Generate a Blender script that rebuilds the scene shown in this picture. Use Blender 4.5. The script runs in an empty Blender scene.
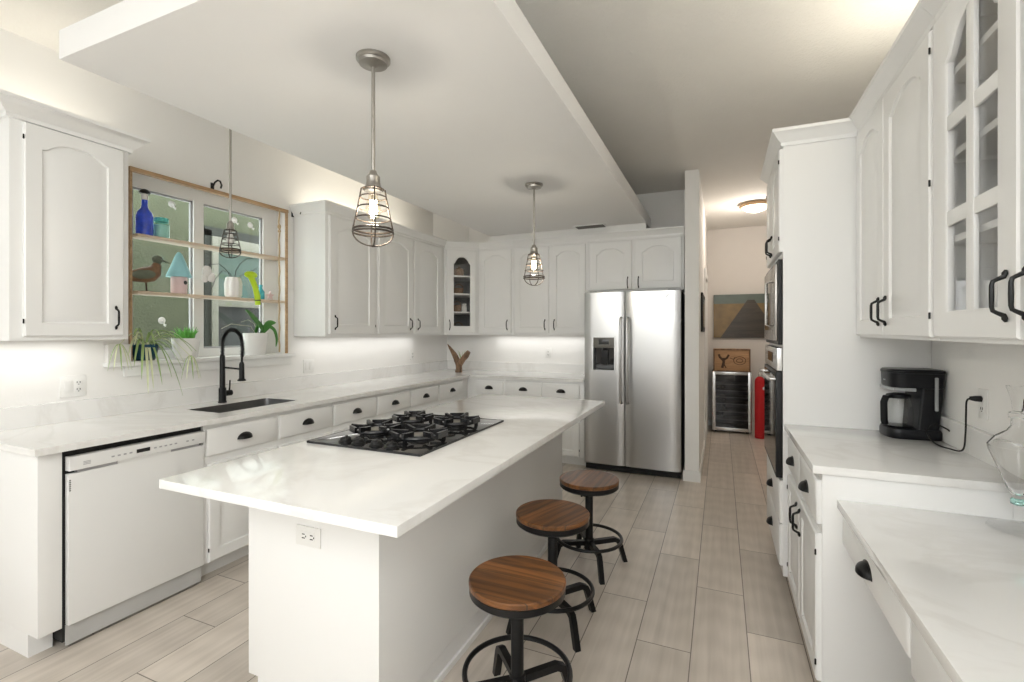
import bpy, bmesh, math, random
from mathutils import Vector, Matrix

random.seed(7)
scn = bpy.context.scene
COL = scn.collection
PI = math.pi

# ------------------------------------------------------------------ camera
cam_data = bpy.data.cameras.new('camera')
cam = bpy.data.objects.new('camera', cam_data)
COL.objects.link(cam)
cam.location = (0, 0, 1.41)
cam.rotation_euler = (PI / 2, 0, 0.41)
cam_data.sensor_width = 36
cam_data.lens = 480 / 1024 * 36
cam_data.shift_y = -10 / 1024
cam_data.clip_start = 0.02
scn.camera = cam

# ------------------------------------------------------------------ world, colour management
scn.view_settings.view_transform = 'Standard'
scn.view_settings.look = 'None'
scn.view_settings.exposure = 0.5
scn.view_settings.gamma = 1.0
scn.view_settings.use_curve_mapping = False
scn.cycles.use_denoising = True
scn.cycles.max_bounces = 10
scn.cycles.diffuse_bounces = 6
scn.cycles.transparent_max_bounces = 16
scn.cycles.sample_clamp_indirect = 6.0
scn.cycles.caustics_reflective = False
scn.cycles.caustics_refractive = False

world = bpy.data.worlds.new('daylight')
scn.world = world
world.use_nodes = True
wn = world.node_tree.nodes
wn['Background'].inputs[0].default_value = (0.95, 0.97, 1.0, 1)
wn['Background'].inputs[1].default_value = 5.2


def area(name, loc, rot, sx, sy, power, col=(1, 1, 1), spread=PI):
    d = bpy.data.lights.new(name, 'AREA')
    d.shape = 'RECTANGLE'
    d.size, d.size_y, d.energy, d.color = sx, sy, power, col
    d.spread = spread
    o = bpy.data.objects.new(name, d)
    o.location, o.rotation_euler = loc, rot
    COL.objects.link(o)
    return o


WARM = (1.0, 0.93, 0.79)
SOFTW = (1.0, 0.985, 0.95)
# added cool fill behind the camera for assumed daylight; the rear wall is solid
area('rear_fill', (-1.15, -2.5, 2.25), (-PI / 2, 0, 0), 4.0, 1.15, 44, (0.90, 0.96, 1.0))
# daylight through the kitchen window
area('daylight_kitchen_window', (-3.5, 2.32, 1.82), (0, -PI / 2, 0), 1.05, 1.0, 3, (0.95, 1.0, 0.97))
# added overhead fill behind the camera, no known fixture there
area('overhead_fill', (-0.2, -1.65, 2.86), (0, 0, 0), 1.8, 1.4, 24, (0.98, 0.99, 1.0))
# daylight through the kitchen window
area('daylight_kitchen_window', (-3.5, 2.32, 1.82), (0, -PI / 2, 0), 1.05, 1.0, 3, (0.95, 1.0, 0.97))
# same added overhead fill again, to brighten the room from behind
area('overhead_fill', (-0.2, -1.65, 2.86), (0, 0, 0), 1.8, 1.4, 24, (0.98, 0.99, 1.0))
# added fill from the right, behind the camera; the right wall is solid
area('right_side_fill', (0.97, -1.4, 1.15), (0, PI / 2, 0), 2.0, 1.7, 11, (0.96, 0.98, 1.0))
# assumed warm strips on top of the cabinets, unseen, read from the glow above
area('strip_left_window_near', (-3.12, 1.31, 2.41), (PI, 0, 0), 0.12, 0.45, 0.9, WARM)
area('strip_left_far', (-3.14, 3.75, 2.41), (PI, 0, 0), 0.12, 1.4, 3.0, WARM)
area('strip_right', (0.82, 2.0, 2.44), (PI, 0, 0), 0.12, 1.8, 5.2, WARM)
# assumed under-cabinet lamps, unseen, read from the bright wall below
area('under_left_near', (-3.17, 1.31, 1.355), (0, 0, 0), 0.05, 0.4, 0.45, SOFTW)
area('under_left_far', (-3.17, 3.85, 1.355), (0, 0, 0), 0.05, 1.6, 1.4, SOFTW)
area('under_back', (-1.97, 5.32, 1.355), (0, 0, 0), 1.2, 0.05, 1.0, SOFTW)


def point(name, loc, power, col, r=0.03):
    d = bpy.data.lights.new(name, 'POINT')
    d.energy, d.color, d.shadow_soft_size = power, col, r
    o = bpy.data.objects.new(name, d)
    o.location = loc
    COL.objects.link(o)


# ------------------------------------------------------------------ materials
def new_mat(name):
    m = bpy.data.materials.new(name)
    m.use_nodes = True
    nt = m.node_tree
    return m, nt, nt.nodes['Principled BSDF']


def pmat(name, col, rough=0.5, metal=0.0, noise=0.0, nscale=8.0, bump=0.0, bscale=60.0, emis=None, estr=0.0, coat=0.0, trans=0.0, spec=0.5):
    m, nt, b = new_mat(name)
    b.inputs['Base Color'].default_value = (*col, 1)
    b.inputs['Roughness'].default_value = rough
    b.inputs['Metallic'].default_value = metal
    b.inputs['Coat Weight'].default_value = coat
    b.inputs['Specular IOR Level'].default_value = spec
    b.inputs['Transmission Weight'].default_value = trans
    tc = nt.nodes.new('ShaderNodeTexCoord')
    if noise:
        n = nt.nodes.new('ShaderNodeTexNoise')
        n.inputs['Scale'].default_value = nscale
        n.inputs['Detail'].default_value = 4
        nt.links.new(tc.outputs['Object'], n.inputs['Vector'])
        mx = nt.nodes.new('ShaderNodeMix')
        mx.data_type = 'RGBA'
        mx.inputs[6].default_value = (*[c * (1 - noise) for c in col], 1)
        mx.inputs[7].default_value = (*[min(1, c * (1 + noise)) for c in col], 1)
        nt.links.new(n.outputs['Fac'], mx.inputs[0])
        nt.links.new(mx.outputs[2], b.inputs['Base Color'])
    if bump:
        n2 = nt.nodes.new('ShaderNodeTexNoise')
        n2.inputs['Scale'].default_value = bscale
        n2.inputs['Detail'].default_value = 5
        nt.links.new(tc.outputs['Object'], n2.inputs['Vector'])
        bp = nt.nodes.new('ShaderNodeBump')
        bp.inputs['Strength'].default_value = bump
        bp.inputs['Distance'].default_value = 0.01
        nt.links.new(n2.outputs['Fac'], bp.inputs['Height'])
        nt.links.new(bp.outputs['Normal'], b.inputs['Normal'])
    if emis:
        b.inputs['Emission Color'].default_value = (*emis, 1)
        b.inputs['Emission Strength'].default_value = estr
    return m


def glass_mat(name, tint=(1, 1, 1), gloss=0.06, rough=0.02, edge=True):
    m = bpy.data.materials.new(name)
    m.use_nodes = True
    nt = m.node_tree
    nt.nodes.remove(nt.nodes['Principled BSDF'])
    out = nt.nodes['Material Output']
    t = nt.nodes.new('ShaderNodeBsdfTransparent')
    t.inputs[0].default_value = (*tint, 1)
    g = nt.nodes.new('ShaderNodeBsdfGlossy')
    g.inputs['Roughness'].default_value = rough
    mix = nt.nodes.new('ShaderNodeMixShader')
    if edge:
        lw = nt.nodes.new('ShaderNodeLayerWeight')
        lw.inputs['Blend'].default_value = 0.5
        pw = nt.nodes.new('ShaderNodeMath')
        pw.operation = 'POWER'
        pw.inputs[1].default_value = 4.0
        ml = nt.nodes.new('ShaderNodeMath')
        ml.operation = 'MULTIPLY_ADD'
        ml.inputs[1].default_value = 0.8
        ml.inputs[2].default_value = 0.03
        nt.links.new(lw.outputs['Facing'], pw.inputs[0])
        nt.links.new(pw.outputs[0], ml.inputs[0])
        nt.links.new(ml.outputs[0], mix.inputs[0])
    else:
        mix.inputs[0].default_value = gloss
    nt.links.new(t.outputs[0], mix.inputs[1])
    nt.links.new(g.outputs[0], mix.inputs[2])
    nt.links.new(mix.outputs[0], out.inputs['Surface'])
    return m


def floor_mat():
    m, nt, b = new_mat('wood_look_plank_tile')
    N, L = nt.nodes, nt.links
    geo = N.new('ShaderNodeNewGeometry')
    sep = N.new('ShaderNodeSeparateXYZ')
    L.new(geo.outputs['Position'], sep.inputs[0])

    def mth(op, a, bb=None, c=None):
        n = N.new('ShaderNodeMath')
        n.operation = op
        for i, v in enumerate((a, bb, c)):
            if v is None:
                continue
            if isinstance(v, (int, float)):
                n.inputs[i].default_value = v
            else:
                L.new(v, n.inputs[i])
        return n.outputs[0]
    W, LEN = 0.232, 0.93
    x = mth('DIVIDE', mth('ADD', sep.outputs[0], 0.12), W)
    row = mth('FLOOR', x)
    fx = mth('SUBTRACT', x, row)
    y = mth('SUBTRACT', mth('DIVIDE', mth('SUBTRACT', sep.outputs[1], 2.24), LEN), mth('MULTIPLY', mth('ADD', row, 1.0), 0.64))
    idy = mth('FLOOR', y)
    fy = mth('SUBTRACT', y, idy)
    dx = mth('MULTIPLY', mth('MINIMUM', fx, mth('SUBTRACT', 1.0, fx)), W)
    dy = mth('MULTIPLY', mth('MINIMUM', fy, mth('SUBTRACT', 1.0, fy)), LEN)
    dist = mth('MINIMUM', dx, dy)
    grout = mth('LESS_THAN', dist, 0.0022)
    cmb = N.new('ShaderNodeCombineXYZ')
    L.new(row, cmb.inputs[0])
    L.new(idy, cmb.inputs[1])
    wn_ = N.new('ShaderNodeTexWhiteNoise')
    wn_.noise_dimensions = '3D'
    L.new(cmb.outputs[0], wn_.inputs['Vector'])
    # grain: noise stretched along the plank, shifted per plank
    c2 = N.new('ShaderNodeCombineXYZ')
    L.new(mth('ADD', mth('MULTIPLY', sep.outputs[0], 30.0), mth('MULTIPLY', wn_.outputs['Value'], 40.0)), c2.inputs[0])
    L.new(mth('MULTIPLY', sep.outputs[1], 1.1), c2.inputs[1])
    L.new(mth('MULTIPLY', wn_.outputs['Value'], 17.0), c2.inputs[2])
    ns = N.new('ShaderNodeTexNoise')
    ns.inputs['Scale'].default_value = 1.0
    ns.inputs['Detail'].default_value = 6
    ns.inputs['Distortion'].default_value = 0.35
    L.new(c2.outputs[0], ns.inputs['Vector'])
    c3 = N.new('ShaderNodeCombineXYZ')
    L.new(mth('ADD', mth('MULTIPLY', sep.outputs[0], 7.0), mth('MULTIPLY', wn_.outputs['Value'], 31.0)), c3.inputs[0])
    L.new(mth('MULTIPLY', sep.outputs[1], 1.0), c3.inputs[1])
    wv = N.new('ShaderNodeTexWave')
    wv.wave_type = 'RINGS'
    wv.inputs['Scale'].default_value = 1.6
    wv.inputs['Distortion'].default_value = 4.0
    wv.inputs['Detail'].default_value = 3
    L.new(c3.outputs[0], wv.inputs['Vector'])
    f = mth('ADD', mth('MULTIPLY', ns.outputs['Fac'], 0.86), mth('MULTIPLY', wv.outputs['Fac'], 0.14))
    rmp = N.new('ShaderNodeValToRGB')
    rmp.color_ramp.elements[0].position = 0.25
    rmp.color_ramp.elements[0].color = (0.49, 0.435, 0.375, 1)
    rmp.color_ramp.elements[1].position = 0.75
    rmp.color_ramp.elements[1].color = (0.65, 0.585, 0.515, 1)
    L.new(f, rmp.inputs[0])
    hv = N.new('ShaderNodeHueSaturation')
    L.new(rmp.outputs[0], hv.inputs['Color'])
    L.new(mth('ADD', mth('MULTIPLY', wn_.outputs['Value'], 0.22), 0.90), hv.inputs['Value'])
    mx = N.new('ShaderNodeMix')
    mx.data_type = 'RGBA'
    L.new(grout, mx.inputs[0])
    L.new(hv.outputs[0], mx.inputs[6])
    mx.inputs[7].default_value = (0.17, 0.145, 0.12, 1)
    L.new(mx.outputs[2], b.inputs['Base Color'])
    b.inputs['Roughness'].default_value = 0.32
    return m


def quartz_mat():
    m, nt, b = new_mat('white_veined_quartz')
    N, L = nt.nodes, nt.links
    geo = N.new('ShaderNodeNewGeometry')
    mp = N.new('ShaderNodeMapping')
    mp.inputs['Rotation'].default_value = (0, 0, 0.6)
    mp.inputs['Scale'].default_value = (1.0, 1.7, 1.0)
    L.new(geo.outputs['Position'], mp.inputs['Vector'])
    n = N.new('ShaderNodeTexNoise')
    n.inputs['Scale'].default_value = 1.3
    n.inputs['Detail'].default_value = 7
    n.inputs['Roughness'].default_value = 0.55
    n.inputs['Distortion'].default_value = 0.9
    L.new(mp.outputs[0], n.inputs['Vector'])
    r = N.new('ShaderNodeValToRGB')
    e = r.color_ramp.elements
    e[0].position, e[0].color = 0.455, (0.82, 0.815, 0.80, 1)
    e[1].position, e[1].color = 0.545, (0.82, 0.815, 0.80, 1)
    mid = r.color_ramp.elements.new(0.50)
    mid.color = (0.765, 0.755, 0.735, 1)
    L.new(n.outputs['Fac'], r.inputs[0])
    L.new(r.outputs[0], b.inputs['Base Color'])
    b.inputs['Roughness'].default_value = 0.09
    return m


def wood_mat(name, c0, c1, axis=0, scale=3.0, rough=0.45, plank=0.0, dark=(0.05, 0.03, 0.02)):
    m, nt, b = new_mat(name)
    N, L = nt.nodes, nt.links
    tc = N.new('ShaderNodeTexCoord')
    mp = N.new('ShaderNodeMapping')
    s = [12.0, 12.0, 12.0]
    s[axis] = 0.9
    mp.inputs['Scale'].default_value = s
    L.new(tc.outputs['Object'], mp.inputs['Vector'])
    n = N.new('ShaderNodeTexNoise')
    n.inputs['Scale'].default_value = scale
    n.inputs['Detail'].default_value = 8
    n.inputs['Roughness'].default_value = 0.65
    n.inputs['Distortion'].default_value = 1.2
    L.new(mp.outputs[0], n.inputs['Vector'])
    r = N.new('ShaderNodeValToRGB')
    e = r.color_ramp.elements
    e[0].position, e[0].color = 0.3, (*c0, 1)
    e[1].position, e[1].color = 0.7, (*c1, 1)
    L.new(n.outputs['Fac'], r.inputs[0])
    last = r.outputs[0]
    if plank:
        sep = N.new('ShaderNodeSeparateXYZ')
        L.new(tc.outputs['Object'], sep.inputs[0])
        d = N.new('ShaderNodeMath')
        d.operation = 'DIVIDE'
        d.inputs[1].default_value = plank
        L.new(sep.outputs[1 - axis], d.inputs[0])
        fr = N.new('ShaderNodeMath')
        fr.operation = 'FRACT'
        L.new(d.outputs[0], fr.inputs[0])
        fl = N.new('ShaderNodeMath')
        fl.operation = 'FLOOR'
        L.new(d.outputs[0], fl.inputs[0])
        wn_ = N.new('ShaderNodeTexWhiteNoise')
        wn_.noise_dimensions = '1D'
        L.new(fl.outputs[0], wn_.inputs['W'])
        hv = N.new('ShaderNodeHueSaturation')
        ma = N.new('ShaderNodeMath')
        ma.operation = 'MULTIPLY_ADD'
        ma.inputs[1].default_value = 0.7
        ma.inputs[2].default_value = 0.65
        L.new(wn_.outputs['Value'], ma.inputs[0])
        L.new(ma.outputs[0], hv.inputs['Value'])
        L.new(last, hv.inputs['Color'])
        lt = N.new('ShaderNodeMath')
        lt.operation = 'LESS_THAN'
        lt.inputs[1].default_value = 0.04
        L.new(fr.outputs[0], lt.inputs[0])
        mx = N.new('ShaderNodeMix')
        mx.data_type = 'RGBA'
        L.new(lt.outputs[0], mx.inputs[0])
        L.new(hv.outputs[0], mx.inputs[6])
        mx.inputs[7].default_value = (*dark, 1)
        last = mx.outputs[2]
    L.new(last, b.inputs['Base Color'])
    b.inputs['Roughness'].default_value = rough
    return m


def steel_mat(name, col, rough, axis=2, var=0.12):
    m, nt, b = new_mat(name)
    N, L = nt.nodes, nt.links
    tc = N.new('ShaderNodeTexCoord')
    mp = N.new('ShaderNodeMapping')
    s = [400.0, 400.0, 400.0]
    s[axis] = 3.0
    mp.inputs['Scale'].default_value = s
    L.new(tc.outputs['Object'], mp.inputs['Vector'])
    n = N.new('ShaderNodeTexNoise')
    n.inputs['Scale'].default_value = 1.0
    L.new(mp.outputs[0], n.inputs['Vector'])
    ma = N.new('ShaderNodeMath')
    ma.operation = 'MULTIPLY_ADD'
    ma.inputs[1].default_value = var
    ma.inputs[2].default_value = rough - var / 2
    L.new(n.outputs['Fac'], ma.inputs[0])
    L.new(ma.outputs[0], b.inputs['Roughness'])
    b.inputs['Base Color'].default_value = (*col, 1)
    b.inputs['Metallic'].default_value = 1.0
    return m


M = {}
M['wall'] = pmat('painted_wall', (0.84, 0.83, 0.81), 0.7, noise=0.015, bump=0.05, bscale=90)
M['hallwall'] = pmat('painted_hall_wall', (0.72, 0.69, 0.66), 0.7, noise=0.015, bump=0.05, bscale=90)
M['ceiling'] = pmat('textured_ceiling', (0.82, 0.805, 0.77), 0.85, noise=0.02, bump=0.45, bscale=70)
M['panel'] = pmat('smooth_ceiling_panel', (0.84, 0.835, 0.825), 0.8, noise=0.01)
M['floor'] = floor_mat()
M['white'] = pmat('white_cabinet_paint', (0.83, 0.83, 0.82), 0.32, noise=0.01, nscale=3)
M['trim'] = pmat('white_trim_paint', (0.80, 0.80, 0.785), 0.4, noise=0.01)
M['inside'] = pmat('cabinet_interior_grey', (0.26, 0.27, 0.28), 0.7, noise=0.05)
M['inside_light'] = pmat('cabinet_interior_white', (0.62, 0.61, 0.585), 0.6, noise=0.03)
M['quartz'] = quartz_mat()
M['black'] = pmat('black_iron', (0.006, 0.006, 0.0065), 0.36, noise=0.2, nscale=40, spec=0.3)
M['blackmat'] = pmat('matte_black', (0.008, 0.008, 0.009), 0.42, noise=0.1, spec=0.3)
M['gap'] = pmat('black_recess', (0.006, 0.006, 0.006), 0.7, noise=0.1)
M['steel'] = steel_mat('brushed_stainless', (0.53, 0.53, 0.53), 0.28, axis=0, var=0.018)
M['steelh'] = steel_mat('brushed_stainless_horizontal', (0.60, 0.60, 0.595), 0.26, axis=0)
M['darksteel'] = steel_mat('darker_brushed_steel', (0.33, 0.31, 0.29), 0.25, axis=0, var=0.05)
M['sinksteel'] = pmat('satin_sink_steel', (0.20, 0.20, 0.20), 0.38, 0.9, noise=0.05, nscale=60)
M['chrome'] = pmat('polished_chrome', (0.72, 0.72, 0.72), 0.12, 1.0, noise=0.02)
M['nickel'] = pmat('brushed_nickel', (0.42, 0.40, 0.37), 0.3, 1.0, noise=0.05, nscale=50)
M['bronze'] = pmat('aged_bronze_wire', (0.07, 0.055, 0.045), 0.45, 0.7, noise=0.15, nscale=50)
M['appwhite'] = pmat('white_enamel', (0.78, 0.78, 0.77), 0.25, noise=0.01)
M['greymark'] = pmat('grey_print', (0.36, 0.36, 0.37), 0.5, noise=0.05)
M['blackglass'] = pmat('black_glass', (0.012, 0.012, 0.013), 0.04, noise=0.1)
M['castiron'] = pmat('cast_iron', (0.012, 0.0125, 0.0145), 0.25, 0.0, noise=0.2, nscale=60)
M['plate'] = pmat('white_plastic', (0.80, 0.795, 0.775), 0.4, noise=0.01)
M['slot'] = pmat('dark_slot', (0.03, 0.03, 0.03), 0.6, noise=0.1)
M['seatwood'] = wood_mat('stained_plank_seat', (0.060, 0.021, 0.007), (0.38, 0.155, 0.046), axis=0, scale=2.2, rough=0.32, plank=0.075)
M['tanwood'] = wood_mat('tan_window_wood', (0.30, 0.18, 0.09), (0.55, 0.37, 0.21), axis=1, rough=0.5)
M['palewood'] = wood_mat('pale_shelf_wood', (0.55, 0.42, 0.30), (0.74, 0.62, 0.50), axis=1, rough=0.5)
M['cratewood'] = wood_mat('crate_wood', (0.34, 0.19, 0.09), (0.55, 0.34, 0.18), axis=0, rough=0.55)
M['darkwood'] = pmat('burnt_wood_mark', (0.07, 0.035, 0.018), 0.6, noise=0.2)
M['drift'] = wood_mat('driftwood', (0.02, 0.011, 0.007), (0.34, 0.20, 0.11), axis=2, scale=2.6, rough=0.6)
M['wicker'] = pmat('brown_wicker', (0.22, 0.12, 0.065), 0.7, noise=0.5, nscale=90, bump=0.8, bscale=160)
M['ceramic'] = pmat('white_ceramic', (0.78, 0.77, 0.75), 0.25, noise=0.02)
M['teal'] = pmat('teal_glazed_pot', (0.008, 0.055, 0.10), 0.25, noise=0.3, nscale=12)
M['soil'] = pmat('dark_soil', (0.06, 0.05, 0.045), 0.9, noise=0.3, nscale=40)
M['leaf'] = pmat('green_leaf', (0.05, 0.20, 0.03), 0.45, noise=0.3, nscale=14)
M['aloe'] = pmat('bright_succulent_leaf', (0.10, 0.38, 0.04), 0.4, noise=0.3, nscale=20)
M['spider'] = pmat('striped_spider_leaf', (0.30, 0.42, 0.16), 0.45, noise=0.35, nscale=30)
M['spiderpale'] = pmat('pale_leaf_edge', (0.62, 0.66, 0.42), 0.45, noise=0.1, nscale=30)
M['lime'] = pmat('lime_ceramic', (0.50, 0.72, 0.02), 0.3, noise=0.1, nscale=18)
M['cobalt'] = pmat('cobalt_blue_glass', (0.02, 0.07, 0.62), 0.12, noise=0.6, nscale=26, coat=0.5)
M['mint'] = glass_mat('mint_jar_glass', (0.72, 0.93, 0.90))
M['mintlid'] = pmat('teal_jar_lid', (0.10, 0.52, 0.48), 0.35, noise=0.1)
M['jarfill'] = pmat('pale_jar_filling', (0.62, 0.74, 0.70), 0.6, noise=0.1, nscale=30)
M['duckbody'] = pmat('decoy_brown_wood', (0.20, 0.11, 0.055), 0.5, noise=0.6, nscale=45)
M['duckgreen'] = pmat('decoy_grey_green', (0.12, 0.14, 0.10), 0.45, noise=0.3, nscale=30)
M['duckpale'] = pmat('decoy_pale_breast', (0.38, 0.38, 0.30), 0.5, noise=0.25, nscale=30)
M['bluepaint'] = pmat('powder_blue_paint', (0.30, 0.60, 0.66), 0.5, noise=0.1, nscale=20)
M['pinkpaint'] = pmat('pale_pink_paint', (0.72, 0.55, 0.55), 0.55, noise=0.08, nscale=20)
M['aqua'] = pmat('aqua_glass', (0.06, 0.42, 0.52), 0.15, noise=0.3, nscale=30, coat=0.5)
M['rope'] = pmat('tan_rope', (0.50, 0.37, 0.22), 0.85, noise=0.3, nscale=90, bump=0.5, bscale=120)
M['wire'] = pmat('dark_wire', (0.035, 0.035, 0.035), 0.5, noise=0.1)
M['clear'] = glass_mat('clear_glass')
M['crystal'] = glass_mat('decanter_glass', (0.985, 0.99, 0.987))
M['tealglass'] = pmat('teal_tinted_glass', (0.55, 0.93, 0.86), 0.03, trans=1.0)
M['solidglass'] = pmat('clear_decanter_glass', (1.0, 1.0, 1.0), 0.0, trans=1.0)
M['solidglass'].node_tree.nodes['Principled BSDF'].inputs['IOR'].default_value = 1.3
M['pane'] = glass_mat('window_pane_glass', (0.96, 0.98, 0.96))
M['stucco'] = pmat('green_stucco', (0.068, 0.078, 0.045), 0.9, noise=0.22, nscale=5, bump=0.6, bscale=50)
M['darktrim'] = pmat('dark_green_trim', (0.013, 0.017, 0.012), 0.6, noise=0.1)
M['beigetrim'] = pmat('beige_window_trim', (0.19, 0.19, 0.155), 0.6, noise=0.05)
M['neighbourglass'] = pmat('pale_teal_window_glass', (0.075, 0.115, 0.10), 0.12, noise=0.15, nscale=3)
M['screen'] = pmat('dark_insect_screen', (0.010, 0.013, 0.013), 0.5, noise=0.15, nscale=5)
M['ground'] = pmat('grey_paving_outside', (0.35, 0.34, 0.32), 0.9, noise=0.2)
M['red'] = pmat('red_cloth', (0.50, 0.010, 0.014), 0.75, noise=0.12, nscale=40)
M['whitecloth'] = pmat('white_cloth', (0.75, 0.74, 0.72), 0.85, noise=0.06, nscale=50)
M['bulb'] = pmat('warm_glowing_bulb', (1, 0.9, 0.7), 0.4, noise=0.01, emis=(1.0, 0.80, 0.50), estr=45.0)
M['bulbglass'] = glass_mat('warm_clear_bulb_glass', (1.0, 0.97, 0.90))
M['dome'] = pmat('glowing_frosted_dome', (1, 0.9, 0.8), 0.4, noise=0.01, emis=(1.0, 0.80, 0.56), estr=5.0)
M['bulboff'] = pmat('frosted_unlit_bulb', (0.75, 0.75, 0.72), 0.3, noise=0.02)
M['coffee'] = pmat('coffee_maker_black', (0.005, 0.0055, 0.008), 0.34, noise=0.1, spec=0.3)
M['gauge'] = pmat('pale_grey_gauge', (0.34, 0.35, 0.36), 0.4, noise=0.05)
M['art_sky'] = pmat('photo_teal_sky', (0.11, 0.14, 0.12), 0.3, noise=0.35, nscale=6)
M['art_field'] = pmat('photo_amber_field', (0.20, 0.13, 0.045), 0.3, noise=0.5, nscale=9)
M['art_walk'] = wood_mat('photo_dark_boardwalk', (0.018, 0.014, 0.010), (0.085, 0.065, 0.045), axis=0, scale=1.0, rough=0.3)
M['wineint'] = pmat('cooler_dark_interior', (0.012, 0.012, 0.014), 0.5, noise=0.1)
M['shelfwire'] = pmat('cooler_shelf_metal', (0.55, 0.52, 0.48), 0.35, 0.8, noise=0.05)
M['toegrey'] = pmat('grey_painted_toe_panel', (0.50, 0.50, 0.49), 0.5, noise=0.06)
M['ventgrey'] = pmat('grey_vent_metal', (0.16, 0.155, 0.14), 0.5, 0.3, noise=0.05)


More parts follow.
